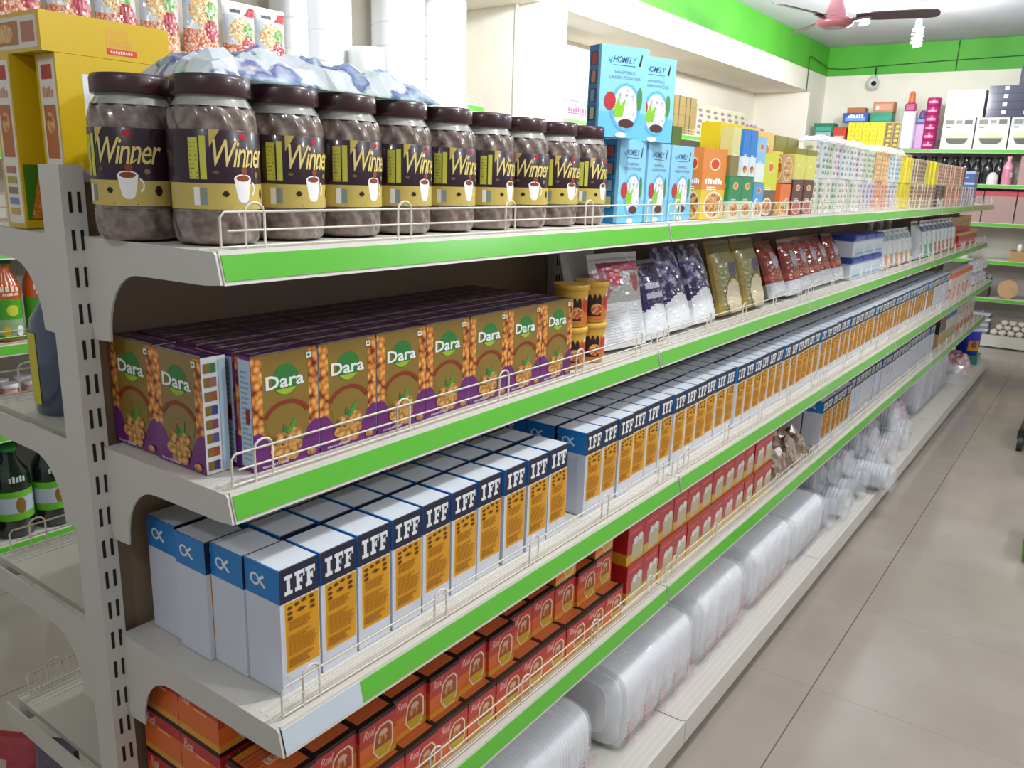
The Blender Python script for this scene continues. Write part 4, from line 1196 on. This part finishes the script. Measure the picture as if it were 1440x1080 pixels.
cc2 = Cyl(c, .0488, -1.7, 1.7, .16, .20); cc2.dash(.3, .4, .7, .9, 4, mat('e9dccc', .4)); cc2.dash(.34, .05, .66, .3, 8, mat('e9dccc', .4)); c.build('bottle_label', TB)
for q, y in enumerate((.60, .71, .82, .93)):
    put(TB if q == 0 else copy_tree(TB), -1.975, y, .84, 'orange bottle with green label and cap, %s on the middle wall shelf' % nth(q + 1), 'bottle', 'orange and green bottles')
a = bottle('peach_jar', .034, .15, 'd9a89c', 'd6d3e0', 'e0b8a8', .7)
for q in range(4):
    for r in range(2):
        put(a if q + r == 0 else copy_tree(a), -1.965 - .08 * r, .53 + .078 * q, .54, 'small peach coloured jar, %s in the %s row of the low wall shelf' % (nth(q + 1), ('front', 'rear')[r]), 'jar', 'peach jars')
a = bottle('dark_bottle', .064, .36, '10261a', '1f8a3c', None, .45)
c = MB(); cc = Cyl(c, .065, -1.7, 1.7, .07, .18); cc.rect(0, 0, 1, 1, mat('6ab82c', .35)); cc.rect(0, .25, 1, .78, mat('b9c3d0', .4)); cc.ell(.5, .5, .08, .28, mat('8a6a2c', .4)); cc.lines(.6, .3, .8, .7, 4, mat('7f8aa0', .5), 3, .3)
cc2 = Cyl(c, .065, -1.7, 1.7, .21, .245); cc2.dash(.36, .1, .62, .9, 5, mat('c9d3cc', .4)); c.build('bottle_label', a)
for q in range(4):
    put(a if q == 0 else copy_tree(a), -1.985, .52 + .138 * q, .12, 'large dark green bottle with pale label, %s on the bottom wall shelf' % nth(q + 1), 'bottle', 'dark green bottles')
# beyond the column
a = carton(.10, .1, .11, mat('e4e4ea', .35)); f = front(a, .10, .11); f.rect(.0, 0, 1, .04, mat('a9a9b6', .5)); f.rect(.93, 0, 1, 1, mat('b9b9c4', .5)); a = a.build('tissue_pack'); n = 0
for k in range(5):
    for lv in range(3):
        put(a if n == 0 else copy_tree(a), -1.95, 4.05 + .105 * k, 1.962 + .1115 * lv, 'white tissue pack beyond the column, %s column, %s layer' % (nth(k + 1), ('lower', 'middle', 'upper')[lv]), 'packet', 'white tissue packs'); n += 1
b = carton(.56, .12, .115, mat('e2d3dc', .4)); f = front(b, .56, .115); f.dash(.52, .30, .95, .68, 8, mat('b0487c', .4)); f.dash(.52, .80, .95, .9, 14, mat('7a7080', .4))
put(b.build('tissue_carton'), -1.945, 4.26, 1.842, 'long pale pink lettered carton under the tissue packs', 'box')
a = carton(.2, .1, .075, mat('a8905c', .6)); f = front(a, .2, .075); f.rect(.35, 0, .42, 1, mat('4a3a28', .5)); a = a.build('kraft_bundle'); n = 0
for k in range(2):
    for lv in range(4):
        put(a if n == 0 else copy_tree(a), -1.95, 6.0 + .22 * k, 1.842 + .0765 * lv, 'brown kraft bundle, %s stack, %s layer' % (('nearer', 'farther')[k], nth(lv + 1)), 'bundle', 'kraft bundles'); n += 1
DOT = nmat('mixed_sachets', ['e6dcc0', 'e9e3e6', 'c9c080', '9a7a9c', 'e0d0dc'], 30, rough=.35, pos=[.35, .45, .52, .6, .68])
a = slim('sachet_card', .16, .05, .27, 'e2dcc8', 'd9d3a8', '8f7a9c', 31); n = 0
for k in range(7):
    put(a if n == 0 else copy_tree(a), -1.95, 6.42 + .165 * k, 1.842, 'card of small cream and purple sachets, %s past the kraft bundles' % nth(k + 1), 'packet', 'sachet cards'); n += 1
o = lumpy('w', -2.1, -1.93, 7.62, 8.1, 1.843, .28, nmat('pink_bags', ['d9a8d0', 'b860a8', 'e9d0e6'], 12, rough=.2, coat=.8), 8, 14, 61, sharp=.5).build('pink_bag'); tag(o, 'pink purple plastic bag at the far end of the upper wall shelf', 'bag')

# ------------------------------------------------------------ shelving across the back wall
def bput(o, x, z, label, cat='box', group=None, y=8.5):
    return put(o, x, y, z, label, cat, group, -90)
b = carton(.27, .3, .285, mat('e6e4dc', .4)); f = front(b, .27, .285)
f.rect(0, .72, 1, 1, mat('c9c8cf', .4)); f.rect(.08, .80, .35, .93, mat('8a8478', .5)); f.rect(.42, .82, .6, .92, mat('9a9488', .5)); f.rect(.68, .8, .92, .93, mat('6a6660', .5)); f.rect(.1, .68, .25, .72, mat('8a6a60', .5))
f.ell(.5, .36, .38, .2, mat('dfe0a8', .3), 20); f.poly([(.14, .34), (.86, .34), (.78, .2), (.66, .16), (.34, .16), (.22, .2)], mat('4a4640', .4)); f.rect(.14, .34, .86, .37, mat('8a8a60', .4))
RC = b.build('cooker_box')
for k in range(5):
    bput(RC if k == 0 else copy_tree(RC), -.25 + .283 * k, 1.842, 'white cooker box with pale green pot picture, %s from left on the back shelf' % nth(k + 1), group='cooker boxes')
BLK = mat('4a4a62', .12, coat=1.0)
a = carton(.50, .28, .068, BLK); f = front(a, .5, .068); f.rect(.25, .4, .32, .9, mat('d6d6e0', .3)); f.rect(.6, .3, .66, .8, mat('c9c9d6', .3)); a = a.build('dark_gift_box')  # pale patches on the front are highlights painted onto the lacquer
for k in range(4):
    bput(a if k == 0 else copy_tree(a), .21, 2.1295 + .0695 * k, 'flat glossy dark box on the cooker boxes, %s from bottom of the pile' % nth(k + 1), group='glossy dark boxes')
bput(carton(.34, .2, .16, mat('3a3a4a', .2, coat=.8)).build('dark_gift_box'), .36, 2.409, 'upright glossy dark box topping the dark pile')
bput(carton(.32, .26, .25, mat('eeece6', .4)).build('white_box'), -.225, 2.1285, 'plain white box on the cooker boxes left of the dark pile')
a = MB(); a.lathe([(.055, 0), (.062, .006), (.062, .07), (.058, .078)], mat('b8266c', .3, coat=.4), 20); c = Cyl(a, .0625, -2.4, -.7, .02, .055); c.rect(.1, .2, .9, .8, mat('e6a0c4', .4)); a = a.build('magenta_tub')
for k in range(6):
    o = a if k == 0 else copy_tree(a); put(o, -.50, 8.56, 1.842 + .0795 * k, 'magenta tub in the narrow stack by the cooker boxes, %s from bottom' % nth(k + 1), 'tub', 'magenta tubs')
def tall_clean(c1, c2, c3, h, name):
    r = empty(name); b = MB(); b.bbox(-.04, .04, -.06, .06, 0, h * .66, mat(c1, .3, coat=.4), .012); b.bbox(-.035, .035, -.05, .05, h * .66 + .0004, h * .80, mat(c2, .3, coat=.4), .012); b.build('bottle_body', r)
    l = MB(); l.lathe([(.03, h * .8 + .0008), (.032, h * .82), (.028, h * .95), (.015, h)], mat(c3, .4), 16); l.build('cap', r); return r
put(tall_clean('dfe2ee', 'b8307c', 'e0703c', .54, 'cleaner_bottle'), -.70, 8.55, 1.842, 'tall white and magenta bottle with orange cap on the back shelf', 'bottle', rz=-90)
put(tall_clean('c9a0d0', '6a78c0', '7a58a0', .37, 'cleaner_bottle'), -.60, 8.64, 1.842, 'lilac and blue bottle behind the orange capped one', 'bottle', rz=-90)
a = slim('yellow_pack', .068, .1, .255, 'e6d848', 'f0e020', 'e0cc10', 33)
for k in range(5): bput(a if k == 0 else copy_tree(a), -1.22 + .071 * k, 1.842, 'bright yellow pack on the back shelf, %s from left' % nth(k + 1), 'packet', 'back shelf yellow packs')
a = slim('brown_pack', .068, .1, .255, 'c9b070', '7a5a4c', 'd9c82c', 34)
for k in range(2): bput(a if k == 0 else copy_tree(a), -.865 + .071 * k, 1.842, 'brown and yellow pack on the back shelf, %s one' % ('left', 'right')[k], 'packet', 'back shelf brown packs')
bput(slim('pale_pack', .15, .12, .16, 'a9c3c8', '8fb0b8', 'dfe6e8', 35), -1.50, 1.842, 'pale teal pack at the left end of the back shelf', 'packet')
b = carton(.12, .12, .21, mat('c9442c', .35)); f = front(b, .12, .21); f.rect(.1, .3, .9, .6, mat('e6b0a8', .4))
bput(b.build('red_pack'), -1.335, 1.842, 'red pack left of the bright yellow packs', 'packet')
for k, (x, w, c1, c2, t, z, lb) in enumerate(((-1.50, .20, '0f7a60', '4aa890', None, 2.003, 'flat teal box resting on the pale teal pack'), (-1.20, .24, '2450b0', '6aa0e0', 'PASTE', 2.098, 'flat blue lettered box on the yellow packs'),
        (-.955, .20, '0f8a68', '1f9a78', None, 2.098, 'flat green box on the yellow packs, right of the blue one'))):
    b = carton(w, .16, .09, mat(c1, .3, coat=.3)); f = front(b, w, .09); f.rect(.1, .15, .9, .6, mat(c2, .35))
    if t: f.dash(.2, .45, .85, .85, 6, WHITE)
    bput(b.build('flat_box'), x, z, lb)
bput(carton(.17, .14, .05, mat('a8683c', .5)).build('brown_box'), -1.20, 2.189, 'small brown box on the flat blue box')
b = carton(.19, .14, .10, mat('b87a5c', .45)); f = front(b, .19, .1); f.rect(.1, .2, .9, .8, mat('cf9478', .4)); f.rect(.15, .3, .3, .6, WHITE)
bput(b.build('brown_box'), -.945, 2.189, 'copper coloured box on the flat green box')
# level two
a = bottle('black_bottle', .045, .25, '26262c', '1a1a1e', None, .5)
for k in range(10):
    put(a if k == 0 else copy_tree(a), -.72 + .095 * k, 8.62, 1.526, 'black bottle on the shelf under the cooker boxes, %s from left' % nth(k + 1), 'bottle', 'black bottles')
b = MB(); b.lathe([(.045, 0), (.048, .01), (.045, .08), (.02, .11)], mat('e6dfe2', .4), 20); put(b.build('white_jar'), .10, 8.53, 1.527, 'small rounded white jar in front of the black bottles', 'jar')
put(bottle('pink_bottle', .045, .26, 'e0a0b0', 'e8b8c4', 'd98098', .4), .215, 8.54, 1.526, 'tall pink bottle beside the small white jar', 'bottle')
bput(carton(.3, .15, .26, mat('b08a84', .5)).build('tan_box'), .46, 1.527, 'dull pinkish brown box right of the pink bottle')
# level three: brown boxes with red tops
b = carton(.265, .3, .29, mat('a58680', .5)); f = front(b, .265, .29); f.rect(0, .84, 1, 1, mat('c03a50', .4)); f.rect(.0, 0, .02, 1, mat('5a4440', .5)); a = b.build('red_topped_box')
for k in range(5):
    bput(a if k == 0 else copy_tree(a), -.35 + .272 * k, 1.177, 'dusty brown box with red top band, %s from left on the back shelves' % nth(k + 1), group='red topped boxes')
# level four
a = MB(); a.lathe([(.05, 0), (.055, .004), (.055, .028), (.05, .032)], mat('e6e4e6', .35), 20); a = a.build('white_dish'); n = 0
for x in (-.16, -.04):
    for lv in range(4):
        put(a if n == 0 else copy_tree(a), x + .01 * (lv % 2), 8.53, .8315 + .033 * lv, 'white dish in the %s stack, %s from bottom' % (('left', 'right')[x > -.1], nth(lv + 1)), 'dish', 'white dishes'); n += 1
a = carton(.3, .2, .045, mat('b08a5c', .5)).build('wooden_tray')
for k in range(2): bput(a if k == 0 else copy_tree(a), .50, .8315 + .0465 * k, 'tan wooden tray, %s of the two' % ('lower', 'upper')[k], 'tray', 'wooden trays')
b = MB(); b.lathe([(.018, 0), (.022, .005), (.022, .05), (.01, .065)], mat('e9e6e0', .4), 16); put(b.build('white_candle'), .42, 8.56, .924, 'small white candle standing on the wooden trays', 'candle')
# level five: round board on edge
b = MB(); rr_ = [[(.088 * math.cos(2 * PI * i / 32), y_, .0885 + .088 * math.sin(2 * PI * i / 32)) for i in range(32)] for y_ in (0, .025)]
b.loft(rr_, nmat('wood_board', ['b58c62', 'c9a27a'], 12, rough=.5, stretch=(1, 1, 6)), True, False)
put(b.build('round_board'), .385, 8.53, .4765, 'round wooden board standing on edge on the back shelf', 'board')
put(copy_tree(bpy.data.objects['round_board']), .60, 8.53, .4765, 'second round board farther right at the picture edge', 'board')
bput(carton(.25, .2, .17, mat('4a4038', .6)).build('dark_box'), .1, .4765, 'dark box left of the round wooden board')
# base: white bowls heap, magazines
b = MB(); b.lathe([(.012, 0), (.024, .006), (.033, .022), (.034, .034), (.026, .046), (.012, .052)], nmat('stone_white', ['cfc3b6', 'e6ded2'], 20, rough=.5), 14); a = b.build('white_garlic_bowl'); a.name = 'garlic_bulb'; n = 0
for lv in range(3):
    for r in range(3 - lv):
        for k in range(9 - lv):
            put(a if n == 0 else copy_tree(a), .33 + .072 * k + .036 * lv, 8.52 + .07 * r + .035 * lv, .1215 + .0445 * lv, 'off white round bulb, %s layer, row %s, %s from left of the heap' % (('bottom', 'middle', 'top')[lv], ('front', 'centre', 'rear')[r], nth(k + 1)), 'bulb', 'white bulbs heaped on the base of the back shelf'); n += 1
for k in range(8):
    b = carton(.26 + .01 * (k % 2), .2, .024, mat(('7f86a0', 'c9c9d0', '8a8494', 'b9b9c4')[k % 4], .4)); b = b.build('magazine_bundle')
    bput(b, .14 + .006 * (k % 3), .1215 + .0255 * k, 'grey blue magazine bundle, %s from bottom of the pile' % nth(k + 1), 'magazines', 'magazine bundles')

# ------------------------------------------------------------ ceiling fan, bulbs, camera, wires
fan = empty('ceiling_fan', (-.60, 5.36, 2.5)); tag(fan, 'maroon ceiling fan with three dark blades', 'fan')
MAR = mat('8a4a50', .35, coat=.4); DRK = mat('4a3238', .4, coat=.3)
b = MB(); b.lathe([(.07, -.03), (.115, -.015), (.12, .01), (.10, .03), (.075, .035)], MAR, 32); b.build('motor', fan)
b = MB(); b.lathe([(.074, .036), (.065, .07), (.035, .15), (.02, .17)], mat('b0707a', .35, coat=.4), 28); b.build('canopy', fan)
b = MB(); b.tube([(0, 0, .165), (0, 0, .389)], .012, DRK, 10); b.build('down_rod', fan)
for q in range(3):
    a_ = math.radians(12 + 120 * q); b = MB()
    e1 = Vector((math.cos(a_), math.sin(a_), 0)); e2 = Vector((-math.sin(a_), math.cos(a_), 0))
    rings = []
    for t_, w_ in ((.13, .03), (.19, .045), (.26, .055), (.54, .06), (.60, .05), (.62, .02)):
        c_ = e1 * t_; tw = .25
        P = []
        for (s_, h_) in ((-1, -.003), (1, -.003), (1, .003), (-1, .003)):
            P.append(tuple(c_ + e2 * (w_ * s_) + Vector((0, 0, .035 - w_ * s_ * tw + h_))))
        rings.append(P)
    b.loft(rings, DRK, True, False)
    b.build('blade', fan)
    b = MB(); b.tube([tuple(e1 * .09 + Vector((0, 0, .015))), tuple(e1 * .22 + Vector((0, 0, .032)))], .012, DRK, 6); b.build('blade_arm', fan)
def bulb(x, y, z, label):
    r = empty('bulb_lamp', (x, y, z)); tag(r, label, 'lamp', 'compact bulbs under the ceiling')
    b = MB(); b.lathe([(.022, .05), (.026, .06), (.026, .10), (.018, .12)], mat('e6e6e4', .4), 16); b.tube([(0, 0, .118), (0, 0, 2.889 - z)], .003, mat('d9d9d9', .5), 6); b.build('lamp_holder', r)
    e = MB(); E_ = mat('f4fbff', .5, emit=10.0)
    pts = [(.034 * math.cos(t_ * .6), .034 * math.sin(t_ * .6), .05 - .13 * t_ / 46) for t_ in range(47)]
    e.tube(pts, .010, E_, 6); e.build('spiral_tube', r)
for q, (x, y) in enumerate(BULBS):
    bulb(x, y, 2.63, ('lit spiral bulb below the ceiling beyond the fan', 'lit spiral bulb half hidden behind the fan blade', 'added lit spiral bulb over the %s stretch of the shop' % nth(q + 1))[min(q, 2)])
r = empty('security_camera', (-1.16, 8.86, 2.50)); tag(r, 'white dome security camera with black lens on the back wall', 'camera')
b = MB(); b.lathe([(.01, -.06), (.045, -.045), (.06, -.01), (.055, .03), (.03, .06), (.02, .07)], mat('dcdcda', .3), 24); b.build('camera_body', r)
b = MB(); b.lathe([(.001, 0), (.024, 0), (.024, .012), (.001, .012)], BLACK, 16); l = b.build('lens', r, (.025, -.06, -.005)); l.rotation_euler = (math.radians(75), 0, 0)
b = MB(); b.box(-.012, .012, -.01, .089, .065, .09, mat('cfcfcf', .4)); b.build('mount', r)
WR = mat('2a5a20', .6)
b = MB(); b.tube([(-1.64, 8.3, 2.72), (-1.645, 8.93, 2.68), (-1.5, 8.944, 2.665), (-1.16, 8.944, 2.68), (-.6, 8.944, 2.70), (.1, 8.944, 2.715), (1.2, 8.944, 2.72)], .005, WR, 5)
tag(b.build('wall_cable'), 'thin dark cable running along the green band of the back wall', 'cable')
b = MB(); b.tube([(-.42, 8.944, 2.885), (-.42, 8.944, 2.61)], .005, WR, 5); tag(b.build('cable_drop'), 'short vertical cable crossing the green band', 'cable')
b = MB(); b.tube([(-1.652, 8.28, 2.72), (-1.652, 8.29, 2.4)], .005, WR, 5); tag(b.build('corner_cable'), 'dark cable running down beside the corner of the beam', 'cable')
b = MB(); b.tube([(-1.165, 8.944, 2.67), (-1.16, 8.93, 2.595)], .006, BLACK, 5); tag(b.build('camera_cable'), 'short black cable above the security camera', 'cable')

# ------------------------------------------------------------ right edge of the aisle
r = empty('trolley', (1.02, 5.0, 0)); tag(r, 'black wheeled trolley base at the right picture edge', 'trolley')
BW = mat('2c2624', .5)
for (x, y) in ((-.14, -.12), (-.14, .3), (.25, -.12), (.25, .3)):
    b = MB(); b.loft([[(x + dx, y + .045 * math.cos(2 * PI * i / 20), .046 + .045 * math.sin(2 * PI * i / 20)) for i in range(20)] for dx in (-.014, .014)], BW, True, False); b.box(x - .02, x + .02, y - .012, y + .012, .07, .12, BW); b.build('wheel', r)
b = MB(); b.box(-.155, .28, -.15, .33, .12, .14, BW); b.build('platform', r)
r = empty('green_basket', (1.18, 3.33, 0)); tag(r, 'low green plastic basket on the floor at the right edge', 'basket')
b = MB(); GB = mat('4f9a1c', .4)
b.loft([[(sx * w_, sy * w_ * 1.2, z_) for sx, sy in ((-1, -1), (1, -1), (1, 1), (-1, 1))] for w_, z_ in ((.14, .002), (.15, .10), (.143, .10), (.133, .01))], GB, True, False); b.build('basket_body', r)
